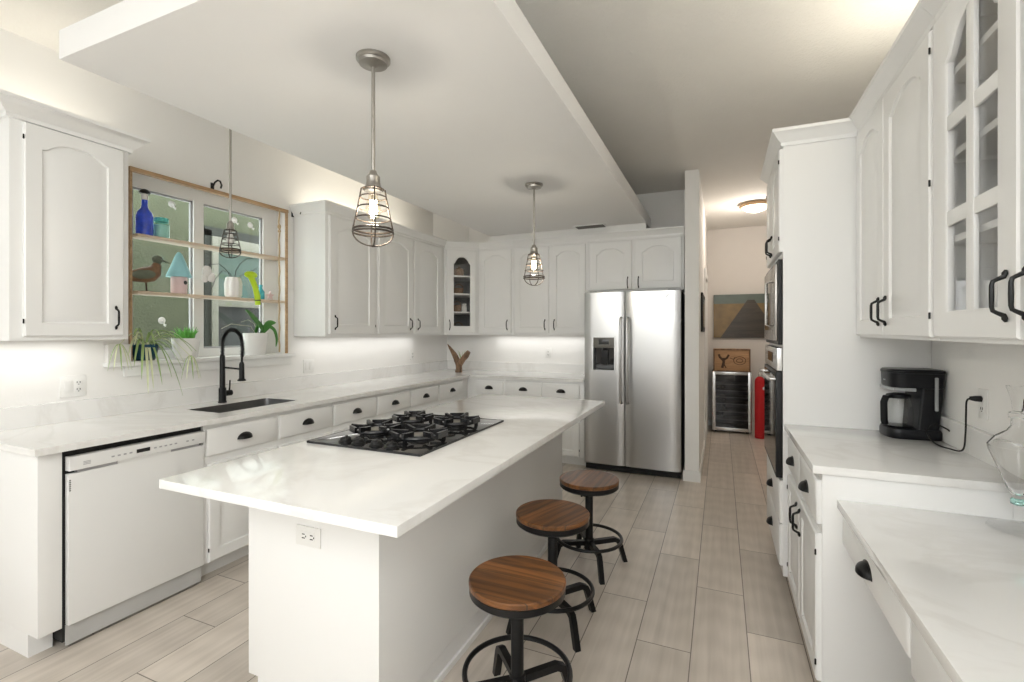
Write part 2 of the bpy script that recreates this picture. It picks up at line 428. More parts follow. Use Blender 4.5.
# ------------------------------------------------------------------ mesh helpers
class MB:
    def __init__(s):
        s.bm = bmesh.new()
        s.mi = 0

    def _f(s, vs):
        try:
            f = s.bm.faces.new(vs)
            f.material_index = s.mi
            return f
        except ValueError:
            return None

    def box(s, x0, x1, y0, y1, z0, z1, b=0.0):
        if x0 > x1: x0, x1 = x1, x0
        if y0 > y1: y0, y1 = y1, y0
        if z0 > z1: z0, z1 = z1, z0
        v = [s.bm.verts.new(p) for p in ((x0, y0, z0), (x1, y0, z0), (x1, y1, z0), (x0, y1, z0),
                                         (x0, y0, z1), (x1, y0, z1), (x1, y1, z1), (x0, y1, z1))]
        fs = [s._f([v[i] for i in q]) for q in ((3, 2, 1, 0), (4, 5, 6, 7), (0, 1, 5, 4), (1, 2, 6, 5), (2, 3, 7, 6), (3, 0, 4, 7))]
        if b:
            es = list({e for f in fs for e in f.edges})
            r = bmesh.ops.bevel(s.bm, geom=es, offset=b, segments=2, profile=0.6, affect='EDGES')
            for f in r['faces']:
                f.material_index = s.mi
        return s

    def rings(s, rings, cap0=True, cap1=True, closed=False, loop=True):
        R = [[s.bm.verts.new(p) for p in r] for r in rings]
        n = len(R[0])
        seq = list(zip(R, R[1:])) + ([(R[-1], R[0])] if closed else [])
        for a, b in seq:
            for i in range(n if loop else n - 1):
                j = (i + 1) % n
                s._f([a[i], a[j], b[j], b[i]])
        if not closed:
            if cap0: s._f(R[0][::-1])
            if cap1: s._f(R[-1])
        return s

    def tube(s, pts, r, n=8, closed=False, flat=None):
        P = [Vector(p) for p in pts]
        m = len(P)
        rs = r if isinstance(r, (list, tuple)) else [r] * m
        T = []
        for i in range(m):
            if closed:
                t = P[(i + 1) % m] - P[i - 1]
            else:
                t = P[min(i + 1, m - 1)] - P[max(i - 1, 0)]
            T.append(t.normalized())
        a = Vector((0, 0, 1)) if abs(T[0].z) < 0.9 else Vector((1, 0, 0))
        u = (a - T[0] * a.dot(T[0])).normalized()
        out = []
        for i in range(m):
            u = (u - T[i] * u.dot(T[i])).normalized()
            w = T[i].cross(u)
            k = flat or 1.0
            out.append([P[i] + (u * math.cos(2 * PI * j / n) + w * k * math.sin(2 * PI * j / n)) * rs[i] for j in range(n)])
        s.rings(out, closed=closed)
        return s

    def beam(s, pts, w, h):
        """rectangular bar along a polyline lying in a vertical plane (w across, h in plane)"""
        P = [Vector(p) for p in pts]
        d = P[-1] - P[0]
        side = Vector((-d.y, d.x, 0)).normalized()
        out = []
        for i in range(len(P)):
            t = (P[min(i + 1, len(P) - 1)] - P[max(i - 1, 0)]).normalized()
            n = side.cross(t).normalized()
            out.append([P[i] + side * a * w / 2 + n * b * h / 2 for a, b in ((-1, -1), (1, -1), (1, 1), (-1, 1))])
        s.rings(out)
        return s

    def lathe(s, prof, c=(0, 0, 0), n=24, cap0=True, cap1=True):
        s.rings([[(c[0] + r * math.cos(2 * PI * i / n), c[1] + r * math.sin(2 * PI * i / n), c[2] + z) for i in range(n)] for r, z in prof],
                cap0=cap0, cap1=cap1)
        return s

    def prism(s, poly, z0, z1):
        s.rings([[(x, y, z0) for x, y in poly], [(x, y, z1) for x, y in poly]])
        return s

    def prism_xz(s, poly, y0, y1, b=0.0):
        v0 = [s.bm.verts.new((x, y0, z)) for x, z in poly]
        v1 = [s.bm.verts.new((x, y1, z)) for x, z in poly]
        n = len(poly)
        fs = [s._f(v0), s._f(v1[::-1])]
        for i in range(n):
            j = (i + 1) % n
            fs.append(s._f([v0[j], v0[i], v1[i], v1[j]]))
        if b:
            es = list({e for f in fs[:2] for e in f.edges})
            r = bmesh.ops.bevel(s.bm, geom=es, offset=b, segments=2, profile=0.6, affect='EDGES')
            for f in r['faces']: f.material_index = s.mi
        return s

    def ball(s, c, r, sc=(1, 1, 1), seg=16, rings=10):
        R = []
        for k in range(1, rings):
            t = PI * k / rings
            R.append([(c[0] + r * sc[0] * math.sin(t) * math.cos(2 * PI * j / seg), c[1] + r * sc[1] * math.sin(t) * math.sin(2 * PI * j / seg),
                       c[2] - r * sc[2] * math.cos(t)) for j in range(seg)])
        s.rings(R)
        return s

    def cells(s, xs, ys, filled, z0, z1):
        V = {}

        def vt(i, j, k):
            if (i, j, k) not in V:
                V[(i, j, k)] = s.bm.verts.new((xs[i], ys[j], (z0, z1)[k]))
            return V[(i, j, k)]
        nx, ny = len(xs) - 1, len(ys) - 1
        F = lambda i, j: 0 <= i < nx and 0 <= j < ny and filled(i, j)
        for i in range(nx):
            for j in range(ny):
                if not F(i, j): continue
                s._f([vt(i, j, 1), vt(i + 1, j, 1), vt(i + 1, j + 1, 1), vt(i, j + 1, 1)])
                s._f([vt(i, j + 1, 0), vt(i + 1, j + 1, 0), vt(i + 1, j, 0), vt(i, j, 0)])
                if not F(i, j - 1): s._f([vt(i, j, 0), vt(i + 1, j, 0), vt(i + 1, j, 1), vt(i, j, 1)])
                if not F(i, j + 1): s._f([vt(i + 1, j + 1, 0), vt(i, j + 1, 0), vt(i, j + 1, 1), vt(i + 1, j + 1, 1)])
                if not F(i - 1, j): s._f([vt(i, j + 1, 0), vt(i, j, 0), vt(i, j, 1), vt(i, j + 1, 1)])
                if not F(i + 1, j): s._f([vt(i + 1, j, 0), vt(i + 1, j + 1, 0), vt(i + 1, j + 1, 1), vt(i + 1, j, 1)])
        return s

    def mesh(s, name, mats, smooth=True):
        bmesh.ops.recalc_face_normals(s.bm, faces=s.bm.faces)
        me = bpy.data.meshes.new(name)
        s.bm.to_mesh(me)
        s.bm.free()
        for m in (mats if isinstance(mats, (list, tuple)) else [mats]):
            me.materials.append(m)
        if smooth:
            me.shade_smooth()
            me.set_sharp_from_angle(angle=math.radians(38))
        return me

    def build(s, name, mats, parent=None, loc=None, rot=None, smooth=True):
        o = bpy.data.objects.new(name, s.mesh(name, mats, smooth))
        COL.objects.link(o)
        if parent is not None: o.parent = parent
        if loc is not None: o.location = loc
        if rot is not None: o.rotation_euler = rot
        return o


def smooth_path(p, k=6):
    P = [Vector(q) for q in p]
    out = []
    for i in range(len(P) - 1):
        a, b, c, d = P[max(i - 1, 0)], P[i], P[i + 1], P[min(i + 2, len(P) - 1)]
        for j in range(k):
            t = j / k
            out.append(0.5 * ((2 * b) + (c - a) * t + (2 * a - 5 * b + 4 * c - d) * t * t + (3 * b - a - 3 * c + d) * t ** 3))
    out.append(P[-1])
    return out


CACHE = {}


def shared(name, key, mk, mats, parent, loc=(0, 0, 0), rot=(0, 0, 0)):
    if key not in CACHE:
        CACHE[key] = mk().mesh(name, mats)
    o = bpy.data.objects.new(name, CACHE[key])
    COL.objects.link(o)
    o.parent = parent
    o.location, o.rotation_euler = loc, rot
    return o


def thing(name, label, cat, loc=(0, 0, 0), rz=0.0, group=None):
    o = bpy.data.objects.new(name, None)
    o.empty_display_size = 0.1
    COL.objects.link(o)
    o.location = loc
    o.rotation_euler = (0, 0, rz)
    return tag(o, label, cat, group)


def tag(o, label, cat, group=None):
    o['label'] = label
    o['category'] = cat
    if group: o['group'] = group
    return o


def struct(o):
    o['kind'] = 'structure'
    return o


def copy_tree(o, label=None, loc=None, rz=None):
    c = o.copy()
    COL.objects.link(c)
    for ch in list(o.children):
        d = ch.copy()
        COL.objects.link(d)
        d.parent = c
        for g in list(ch.children):
            e = g.copy()
            COL.objects.link(e)
            e.parent = d
    if label: c['label'] = label
    if loc is not None: c.location = loc
    if rz is not None: c.rotation_euler = (0, 0, rz)
    return c


# ------------------------------------------------------------------ room shell
XL, XR, YB, ZC, YR, YF = -3.29, 0.935, 5.43, 2.92, -2.6, 7.75
WY0, WY1, WZ0, WZ1 = 1.74, 2.90, 1.225, 2.41       # kitchen window opening

struct(MB().box(-3.5, 2.2, YR - 0.2, YF + 0.15, -0.08, 0).build('floor', M['floor']))
struct(MB().box(-3.5, 2.2, YR - 0.2, YF + 0.15, ZC, ZC + 0.1).build('ceiling', M['ceiling']))


def wall_hole(name, axis, a, b, s0, s1, hole, mat):
    """wall slab along an axis with one rectangular hole (h0,h1,z0,z1)"""
    mb = MB()
    h0, h1, z0, z1 = hole
    xs, zs = [s0, h0, h1, s1], [0, z0, z1, ZC] if z0 > 0 else [-0.0, z1, ZC]
    V = {}

    def vt(i, j, k):
        if (i, j, k) not in V:
            p = (a, b)[k]
            V[(i, j, k)] = mb.bm.verts.new((p, xs[i], zs[j]) if axis == 'y' else (xs[i], p, zs[j]))
        return V[(i, j, k)]
    nx, nz = 3, len(zs) - 1
    hj = 1 if z0 > 0 else 0
    F = lambda i, j: 0 <= i < nx and 0 <= j < nz and not (i == 1 and j == hj)
    for i in range(nx):
        for j in range(nz):
            if not F(i, j): continue
            for k in (0, 1):
                mb._f([vt(i, j, k), vt(i + 1, j, k), vt(i + 1, j + 1, k), vt(i, j + 1, k)])
            if not F(i, j - 1): mb._f([vt(i, j, 0), vt(i + 1, j, 0), vt(i + 1, j, 1), vt(i, j, 1)])
            if not F(i, j + 1): mb._f([vt(i, j + 1, 0), vt(i + 1, j + 1, 0), vt(i + 1, j + 1, 1), vt(i, j + 1, 1)])
            if not F(i - 1, j): mb._f([vt(i, j, 0), vt(i, j + 1, 0), vt(i, j + 1, 1), vt(i, j, 1)])
            if not F(i + 1, j): mb._f([vt(i + 1, j, 0), vt(i + 1, j + 1, 0), vt(i + 1, j + 1, 1), vt(i + 1, j, 1)])
    return struct(mb.build(name, mat))


wall_hole('wall_left', 'y', XL, XL - 0.17, YR, YB + 0.12, (WY0, WY1, WZ0, WZ1), M['wall'])
struct(MB().box(XL, -0.31, YB, YB + 0.12, 0, ZC).build('wall_back', M['wall']))
struct(MB().box(-0.31, -0.185, 4.80, YF, 0, ZC).build('wall_partition', M['wall']))

struct(MB().box(-0.31, XR + 0.12, YF, YF + 0.12, 0, ZC).build('wall_far', M['hallwall']))
struct(MB().box(XL - 0.17, XR + 0.12, YR - 0.12, YR, 0, ZC).build('wall_rear', M['wall']))
struct(MB().box(XR, XR + 0.12, YR, YF, 0, ZC).build('wall_right', M['wall']))
# slanted wall across the corner, above the corner cabinet
struct(MB().prism([(XL, 5.10), (-2.96, YB), (XL, YB)], 2.46, ZC).build('wall_corner', M['wall']))
# dropped ceiling panel with its recessed hanger block
pn = MB()
pn.box(-2.48, -0.70, 1.06, YB, 2.52, 2.64, 0.006)
pn.box(-1.95, -1.25, 1.7, 4.8, 2.64, ZC)
struct(pn.build('ceiling_panel', M['panel']))
struct(MB().box(-0.185, -0.172, 4.80, YF, 0, 0.09).box(-0.325, -0.172, 4.787, 4.80, 0, 0.10).build('baseboard_partition', M['trim']))
struct(MB().box(-0.172, XR, YF - 0.013, YF, 0, 0.09).build('baseboard_far', M['trim']))
# casing of a doorway on the corridor's left wall
struct(MB().box(-0.185, -0.165, 6.25, 6.34, 0, 2.08).box(-0.185, -0.165, 7.1, 7.19, 0, 2.08).box(-0.185, -0.165, 6.25, 7.19, 2.08, 2.17).build('trim_1', M['trim']))

struct(MB().box(-2.478, -0.702, 5.055, 5.085, 2.4575, 2.5195).build('trim_2', M['trim']))

# ------------------------------------------------------------------ outside the window
struct(MB().box(-4.85, -4.7, 0.2, 5.8, -0.3, 4.2).build('exterior_wall', M['stucco']))
struct(MB().box(-4.7, -3.46, 0.2, 5.8, -0.4, -0.3).build('exterior_ground', M['ground']))
w2 = struct(thing('window_2', '', ''))
for k in ('label', 'category'): del w2[k]
MB().box(-4.70, -4.66, 3.13, 3.20, 1.0, 2.42).box(-4.70, -4.66, 3.13, 3.95, 2.36, 2.45).build('outer_casing', M['darktrim'], w2)
fr = MB()
for y0, y1, z0, z1 in ((3.20, 3.26, 1.0, 2.36), (3.88, 3.95, 1.0, 2.36), (3.26, 3.88, 2.24, 2.36), (3.26, 3.88, 1.0, 1.08), (3.26, 3.88, 1.66, 1.76)):
    fr.box(-4.69, -4.64, y0, y1, z0, z1, 0.004)
fr.build('window_frame', M['beigetrim'], w2)
MB().box(-4.68, -4.675, 3.26, 3.88, 1.76, 2.24).build('upper_pane', M['neighbourglass'], w2)
sc_ = MB().box(-4.68, -4.675, 3.26, 3.88, 1.08, 1.66)
sc_.build('insect_screen', M['screen'], w2)

# ------------------------------------------------------------------ kitchen window
w1 = struct(thing('window_1', '', ''))
for k in ('label', 'category'): del w1[k]
f = MB()
xa, xb = -3.45, -3.40
f.box(xa, xb, WY0, 1.82, WZ0, WZ1)
f.box(xa, xb, 2.765, 2.84, WZ0, WZ1)
f.box(xa, xb, 2.84, WY1, WZ0, WZ1)
f.box(xa, xb, 1.82, 2.765, 2.325, WZ1)
f.box(xa, xb, 1.82, 2.765, WZ0, 1.285)
f.box(xa + 0.005, xb, 2.205, 2.275, 1.285, 2.325)
f.build('window_frame', M['trim'], w1)
s_ = MB()
for y0, y1 in ((1.82, 2.205), (2.275, 2.765)):
    for a0, a1, c0, c1 in ((y0, y0 + 0.012, 1.285, 2.325), (y1 - 0.012, y1, 1.285, 2.325), (y0, y1, 1.285, 1.297), (y0, y1, 2.313, 2.325)):
        s_.box(-3.435, -3.415, a0, a1, c0, c1)
s_.build('sash_gasket', M['greymark'], w1)
for y0, y1 in ((1.83, 2.195), (2.285, 2.755)):
    MB().box(-3.428, -3.424, y0, y1, 1.295, 2.315).build('pane', M['pane'], w1)
sl = MB()
sl.box(-3.40, -3.245, WY0 - 0.13, WY1 + 0.05, 1.20, 1.226, 0.004)
sl.box(XL, -3.272, WY0 - 0.03, WY1 + 0.03, 1.135, 1.20, 0.004)
sl.build('window_sill', M['trim'], w1)
tr = MB()
tr.box(-3.31, -3.272, WY0, WY1, 2.385, 2.408)
tr.box(-3.285, -3.270, 2.874, 2.892, 1.227, 2.385)
tr.box(-3.30, -3.272, WY0 + 0.002, WY0 + 0.012, 1.227, 2.385)
tr.build('wooden_casing', M['tanwood'], w1)

for z, lab in ((2.0, 'upper narrow pale wood shelf across the kitchen window'), (1.648, 'lower narrow pale wood shelf across the kitchen window, under the duck')):
    sh = MB().box(-3.385, -3.272, WY0 + 0.042, 2.866, z - 0.01, z + 0.01, 0.003).build('window_shelf', [M['palewood']])
    tag(sh, lab, 'shelf', 'shelves across the kitchen window')
Z1, Z2, ZS = 2.0105, 1.6585, 1.2265
XS = -3.33

# rope hanging at the window's right side
rp = MB()
pts = [(-3.262, 2.80, 2.39 - 0.05 * i) for i in range(24)]
rp.tube([(p[0] + 0.003 * math.sin(i * 2), p[1] + 0.003 * math.cos(i * 2), p[2]) for i, p in enumerate(pts)], 0.006, 6)
rp.ball((-3.262, 2.80, 2.25), 0.014, (1, 1, 1.5), 10, 8)
rp.ball((-3.262, 2.80, 2.215), 0.012, (1, 1, 1.2), 10, 8)
tag(rp.build('hanging_rope', M['rope']), 'knotted tan rope hanging down the right side of the kitchen window', 'rope')

# black curtain-rod brackets at the top corner and middle of the window
for y, z, lab in ((2.262, 2.425, 'black scrolled iron bracket over the middle of the window head'),
                  (2.955, 2.40, 'black scrolled iron bracket at the upper right corner of the window')):
    b_ = thing('curtain_bracket', lab, 'bracket', (XL, y, z), group='iron brackets over the window')
    MB().box(0.0, 0.006, -0.012, 0.012, -0.035, 0.03, 0.002).build('mounting_plate', M['black'], b_)
    MB().tube([(0.006, 0, 0.0), (0.03, 0, 0.03), (0.06, 0.0, 0.04), (0.085, 0, 0.03), (0.10, 0, 0.0), (0.09, 0, -0.02)], 0.006, 8).build('scroll_arm', M['black'], b_)

# clear suction hooks on the panes
hk = None
for y, z, lab in ((2.072, 2.272, 'clear plastic suction hook high on the left pane'), (2.53, 2.262, 'clear plastic suction hook on the right pane, behind the hanging lamp'),
                  (2.665, 2.25, 'clear plastic suction hook at the right pane upper corner'), (2.008, 1.48, 'clear plastic suction hook low on the left pane above the spider plant')):
    if hk is None:
        hk = thing('suction_hook', lab, 'hook', (-3.4235, y, z), group='suction hooks on the panes')
        c_ = MB()
        c_.rings([[(d, r * math.cos(2 * PI * i / 14), r * math.sin(2 * PI * i / 14)) for i in range(14)] for r, d in ((0.024, 0.0005), (0.021, 0.005), (0.010, 0.012), (0.007, 0.018))])
        c_.build('suction_cup', M['plate'], hk)
        MB().tube([(0.018, 0, 0), (0.024, 0, -0.01), (0.026, 0, -0.03), (0.036, 0, -0.038), (0.042, 0, -0.026)], 0.004, 6).build('hook_arm', M['plate'], hk)
    else:
        copy_tree(hk, lab, (-3.4235, y, z))

# ------------------------------------------------------------------ hardware
def mk_pull():
    mb = MB()
    L = 0.062
    pts = [(0, -0.004, L), (0, -0.006, L - 0.008), (0, -0.008, L - 0.016), (0, -0.020, L - 0.022), (0, -0.028, L - 0.027), (0, -0.030, L - 0.036),
           (0, -0.030, 0)]
    pts = pts + [(x, y, -z) for x, y, z in pts[-2::-1]]
    rr = [0.003, 0.0065, 0.006, 0.0048, 0.0048, 0.005, 0.0055]
    mb.tube(pts, rr + rr[-2::-1], 8)
    return mb


def mk_cup():
    mb = MB()
    R = []
    n, k = 14, 6
    for j in range(k + 1):
        a = PI / 2 * j / k
        R.append([(0.046 * math.cos(PI * i / n) * math.cos(a) * 1.0, -0.029 * math.sin(a) - 0.001,
                   0.034 * math.sin(PI * i / n) * math.cos(a * 0.93)) for i in range(n + 1)])
    R2 = [[(x * 0.92, y * 0.9, z * 0.92 - 0.001) for x, y, z in r] for r in R]
    mb.rings(R, False, False, loop=False)
    mb.rings(R2, False, False, loop=False)
    # back flange
    mb.rings([[(0.050 * math.cos(PI * i / n), 0.0, 0.038 * math.sin(PI * i / n)) for i in range(n + 1)],
              [(0.050 * math.cos(PI * i / n), -0.003, 0.038 * math.sin(PI * i / n)) for i in range(n + 1)]])
    return mb


def pull(parent, x, z, y=-0.02):
    return shared('handle', 'pull', mk_pull, M['black'], parent, (x, y, z))


def cup(parent, x, z, y=-0.02):
    return shared('cup_pull', 'cup', mk_cup, M['black'], parent, (x, y, z - 0.015))


def mk_hinge():
    return MB().tube([(0, 0, -0.007), (0, 0, 0.007)], 0.0032, 8).ball((0, 0, 0.008), 0.0035, seg=8, rings=6).ball((0, 0, -0.008), 0.0035, seg=8, rings=6)


def hinge(parent, x, z, y=-0.0205):
    return shared('hinge', 'hinge', mk_hinge, M['black'], parent, (x, y, z))


# ------------------------------------------------------------------ cabinet doors
def outline(x0, x1, z0, z1, rise, y, n=14):
    p = [(x0, y, z0), (x1, y, z0)]
    for i in range(n + 1):
        t = i / n
        u = min(1, max(0, (t - 0.05) / 0.90))
        p.append((x1 + (x0 - x1) * t, y, z1 - rise + rise * (1 - abs(2 * u - 1) ** 2.6) if rise else z1))
    return p


def rect(x0, x1, z0, z1, y, n=14):
    return outline(x0, x1, z0, z1, 0, y, n)


T = 0.02


def make_door(parent, x0, x1, z0, z1, rise=0.05, kind='raised', stile=0.062, hx=None, hz=None, hinge_x=None, nh=2, grid=None, name='door', stiles=None):
    mb = MB()
    ly, ry = stiles or (stile, stile)
    g = (x0 + ly, x1 - ry, z0 + stile, z1 - stile * 0.95)
    e = 0.005
    R = [rect(x0, x1, z0, z1, 0), rect(x0, x1, z0, z1, -T + e), rect(x0 + e, x1 - e, z0 + e, z1 - e, -T)]

    def o(d, y):
        w = g[1] - g[0]
        return outline(g[0] + d, g[1] - d, g[2] + d, g[3] - d, rise * (w - 2 * d) / w, y)
    if kind == 'raised':
        R += [o(0, -T), o(0.005, -T + 0.0095), o(0.011, -T + 0.010), o(0.036, -T + 0.0015)]
        mb.rings(R)
    else:
        R += [o(0, -T), o(0.008, -T + 0.006), o(0.008, 0)]
        mb.rings(R, False, False, closed=True)
        if grid:
            nc, nr, bw = grid
            for c in range(1, nc):
                xc = g[0] + (g[1] - g[0]) * c / nc
                mb.box(xc - bw / 2, xc + bw / 2, -T + 0.003, -0.004, g[2], g[3] - 0.005, 0.003)
            for r in range(1, nr):
                zc = g[2] + (g[3] - g[2]) * r / nr
                mb.box(g[0], g[1], -T + 0.0045, -0.006, zc - bw / 2, zc + bw / 2, 0.003)
    d = mb.build(name, M['white'], parent)
    if kind == 'glass':
        MB().rings([o(0.006, -0.006), o(0.006, -0.003)]).build('glass_pane', M['clear'], d)
    if hx is not None: pull(d, hx, hz)
    if hinge_x is not None:
        zs = [z0 + 0.07, z1 - 0.07] + ([(z0 + z1) / 2] if nh == 3 else [])
        for z in zs: hinge(d, hinge_x, z)
    return d


def make_drawer(parent, x0, x1, z0, z1, pulls=1):
    mb = MB()
    R = [rect(x0, x1, z0, z1, 0), rect(x0, x1, z0, z1, -T + 0.007), rect(x0 + 0.004, x1 - 0.004, z0 + 0.004, z1 - 0.004, -T + 0.003),
         rect(x0 + 0.011, x1 - 0.011, z0 + 0.011, z1 - 0.011, -T)]
    mb.rings(R)
    d = mb.build('drawer', M['white'], parent)
    if pulls: cup(d, (x0 + x1) / 2, (z0 + z1) / 2)
    return d


CROWN = [(0.0, 0.0), (0.010, 0.0), (0.012, 0.018), (0.020, 0.026), (0.034, 0.046), (0.046, 0.062), (0.052, 0.066), (0.052, 0.082), (0.0, 0.082)]


def crown(parent, w, d, z, left=True, right=True, sc=1.0, zs=1.0, name='crown_molding'):
    rr = []
    for o, h in CROWN:
        o *= sc
        p = []
        p += [(-o, d, z + h * zs), (-o, -o, z + h * zs)] if left else [(0, -o, z + h * zs)]
        p += [(w + o, -o, z + h * zs), (w + o, d, z + h * zs)] if right else [(w, -o, z + h * zs)]
        rr.append(p)
    mb = MB()
    # sweep: each path point carries the whole profile
    cols = list(zip(*rr))
    mb.rings([list(c) for c in cols])
    return mb.build(name, M['white'], parent)


RL, RB, RR_ = PI / 2, 0.0, -PI / 2

# ------------------------------------------------------------------ left wall: upper cabinets
UZ0, UZ1 = 1.365, 2.375
dU = 0.345


def upper(label, loc, rz, w, doors, crown_ends=(False, False), z0=UZ0, z1=UZ1, d=dU, zs=1.0, sc=1.0, group=None):
    c = thing('wall_cabinet', label, 'cabinet', (loc[0], loc[1], z0), rz, group)
    h = z1 - z0
    MB().box(0, w, 0, d, 0, h, 0.0015).build('body', M['white'], c)
    for dd in doors: make_door(c, **dd)
    crown(c, w, d, h, *crown_ends, zs=zs, sc=sc)
    return c


H = UZ1 - UZ0
upper('white arched-door wall cabinet left of the kitchen window', (-2.94, 1.08), RL, 0.475,
      [dict(x0=0.045, x1=0.445, z0=0.02, z1=H - 0.005, hx=0.405, hz=0.115, hinge_x=0.041, stiles=(0.062, 0.07))], (True, True), zs=1.05, sc=1.4)
GR = 'arched white wall cabinets'
upper('single-door white wall cabinet just right of the kitchen window', (-2.94, 2.965), RL, 0.615,
      [dict(x0=0.035, x1=0.59, z0=0.02, z1=H - 0.02, hx=0.085, hz=0.115, hinge_x=0.595, stile=0.075)], (True, False), group=GR)
upper('double-door white wall cabinet beside the glass corner cabinet', (-2.94, 3.582), RL, 1.206,
      [dict(x0=0.03, x1=0.567, z0=0.02, z1=H - 0.02, hx=0.515, hz=0.115, stile=0.075),
       dict(x0=0.60, x1=1.12, z0=0.02, z1=H - 0.02, hx=0.65, hz=0.115, stile=0.075)], (False, False), group=GR)

# corner cabinet with an arched glass door
cc = thing('corner_cabinet', 'diagonal corner wall cabinet with one narrow arched glass door', 'cabinet', (-2.94, 4.79, UZ0), PI / 4)
c45 = math.cos(PI / 4)


def to_local(x, y):
    dx, dy = x + 2.94, y - 4.79
    return (dx * c45 + dy * c45, -dx * c45 + dy * c45)


WD = 0.4243
foot = [to_local(*p) for p in ((-2.94, 4.79), (-2.64, 5.09), (-2.64, YB - 0.002), (XL + 0.002, YB - 0.002), (XL + 0.002, 4.79))]
body = MB()
body.prism(foot, 0.0, 0.02)
body.prism(foot, H - 0.02, H)
for a, b in ((1, 2), (2, 3), (3, 4), (4, 0)):
    (ax, ay), (bx, by) = foot[a], foot[b]
    dx, dy = bx - ax, by - ay
    l = math.hypot(dx, dy)
    nx, ny = -dy / l * 0.012, dx / l * 0.012
    body.prism([(ax, ay), (bx, by), (bx + nx, by + ny), (ax + nx, ay + ny)], 0.02, H - 0.02)
body.box(0.0, 0.03, 0.001, 0.02, 0.02, H - 0.02)
body.box(WD - 0.045, WD, 0.001, 0.02, 0.02, H - 0.02)
cb = body.build('body', [M['white']], cc)
# dark lining of the cabinet
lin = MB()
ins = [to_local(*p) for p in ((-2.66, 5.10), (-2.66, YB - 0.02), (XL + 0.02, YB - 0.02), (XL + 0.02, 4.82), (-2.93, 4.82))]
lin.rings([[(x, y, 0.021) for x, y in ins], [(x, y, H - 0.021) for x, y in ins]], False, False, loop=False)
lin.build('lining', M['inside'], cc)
for z in (0.265, 0.48, 0.69):
    MB().prism([to_local(*p) for p in ((-2.925, 4.83), (-2.68, 5.075), (-2.68, YB - 0.03), (XL + 0.03, YB - 0.03), (XL + 0.03, 4.83))], z - 0.009, z + 0.009).build('shelf', M['white'], cc)
make_door(cc, 0.025, 0.385, 0.02, H - 0.02, 0.09, 'glass', 0.075, hx=0.058, hz=0.115, stiles=(0.078, 0.066))
crown(cc, WD, 0.02, H, False, False)


def corner_pt(x, y):
    return (-2.94 + c45 * x - c45 * y, 4.79 + c45 * x + c45 * y)


def basket(label, lx, z, r, h, handle=False, lid=False, mat=None, ly=0.12):
    x, y = corner_pt(lx, ly)
    b = thing('basket', label, 'basket', (x, y, z), group='small baskets in the corner cabinet')
    MB().lathe([(r * 0.75, 0), (r * 0.95, h * 0.3), (r, h * 0.75), (r * 0.95, h), (r * 0.85, h), (r * 0.8, h * 0.3), (0.001, h * 0.2)], n=18, cap1=False).build('bowl', mat or M['wicker'], b)
    if handle:
        MB().tube([(r * math.cos(a), 0.0, h * 0.9 + r * 0.9 * math.sin(a)) for a in [PI * i / 12 for i in range(13)]], 0.005, 6).build('handle', M['wicker'], b)
    if lid:
        MB().lathe([(r * 1.0, h), (r * 0.95, h + 0.012), (r * 0.4, h + 0.028), (0.012, h + 0.03), (0.01, h + 0.045)], n=18).build('lid', M['wicker'], b)
    return b


zc0 = UZ0 + 0.0095
basket('small lidded brown basket on the corner cabinet top shelf', 0.21, zc0 + 0.69, 0.06, 0.07, lid=True)
basket('brown basket with hoop handle on the second shelf of the corner cabinet', 0.205, zc0 + 0.48, 0.062, 0.065, handle=True)
basket('small brown basket beside the white jar in the corner cabinet', 0.185, zc0 + 0.265, 0.055, 0.08, handle=True)
basket('wide copper-brown pot on the corner cabinet bottom shelf', 0.20, UZ0 + 0.0205, 0.065, 0.075, handle=True)
x_, y_ = corner_pt(0.275, 0.12)
jr = thing('jar', 'small white jar beside a basket in the corner cabinet', 'jar', (x_, y_, zc0 + 0.265))
MB().lathe([(0.028, 0), (0.032, 0.01), (0.032, 0.06), (0.022, 0.075), (0.022, 0.08)], n=18).build('body', M['ceramic'], jr)
MB().lathe([(0.025, 0.08), (0.025, 0.098), (0.01, 0.10)], n=18).build('lid', M['plate'], jr)

# ------------------------------------------------------------------ back wall: upper cabinets
upper('single-door white wall cabinet right of the glass corner cabinet', (-2.638, 5.09), RB, 0.445,
      [dict(x0=0.01, x1=0.42, z0=0.02, z1=H - 0.02, hx=0.375, hz=0.115)], group=GR, d=0.338)
upper('double-door white wall cabinet left of the fridge', (-2.191, 5.09), RB, 0.876,
      [dict(x0=0.02, x1=0.432, z0=0.02, z1=H - 0.02, hx=0.39, hz=0.115),
       dict(x0=0.458, x1=0.852, z0=0.02, z1=H - 0.02, hx=0.50, hz=0.115)], group=GR, d=0.338)
HF = UZ1 - 1.825
upper('short double-door white cabinet above the fridge', (-1.313, 5.09), RB, 0.978,
      [dict(x0=0.015, x1=0.465, z0=0.02, z1=HF - 0.02, hx=0.425, hz=0.09, stile=0.075, rise=0.06),
       dict(x0=0.495, x1=0.955, z0=0.02, z1=HF - 0.02, hx=0.535, hz=0.09, stile=0.075, rise=0.06)], z0=1.825, group=GR, d=0.338)

# ------------------------------------------------------------------ base cabinets
BZ = 0.884


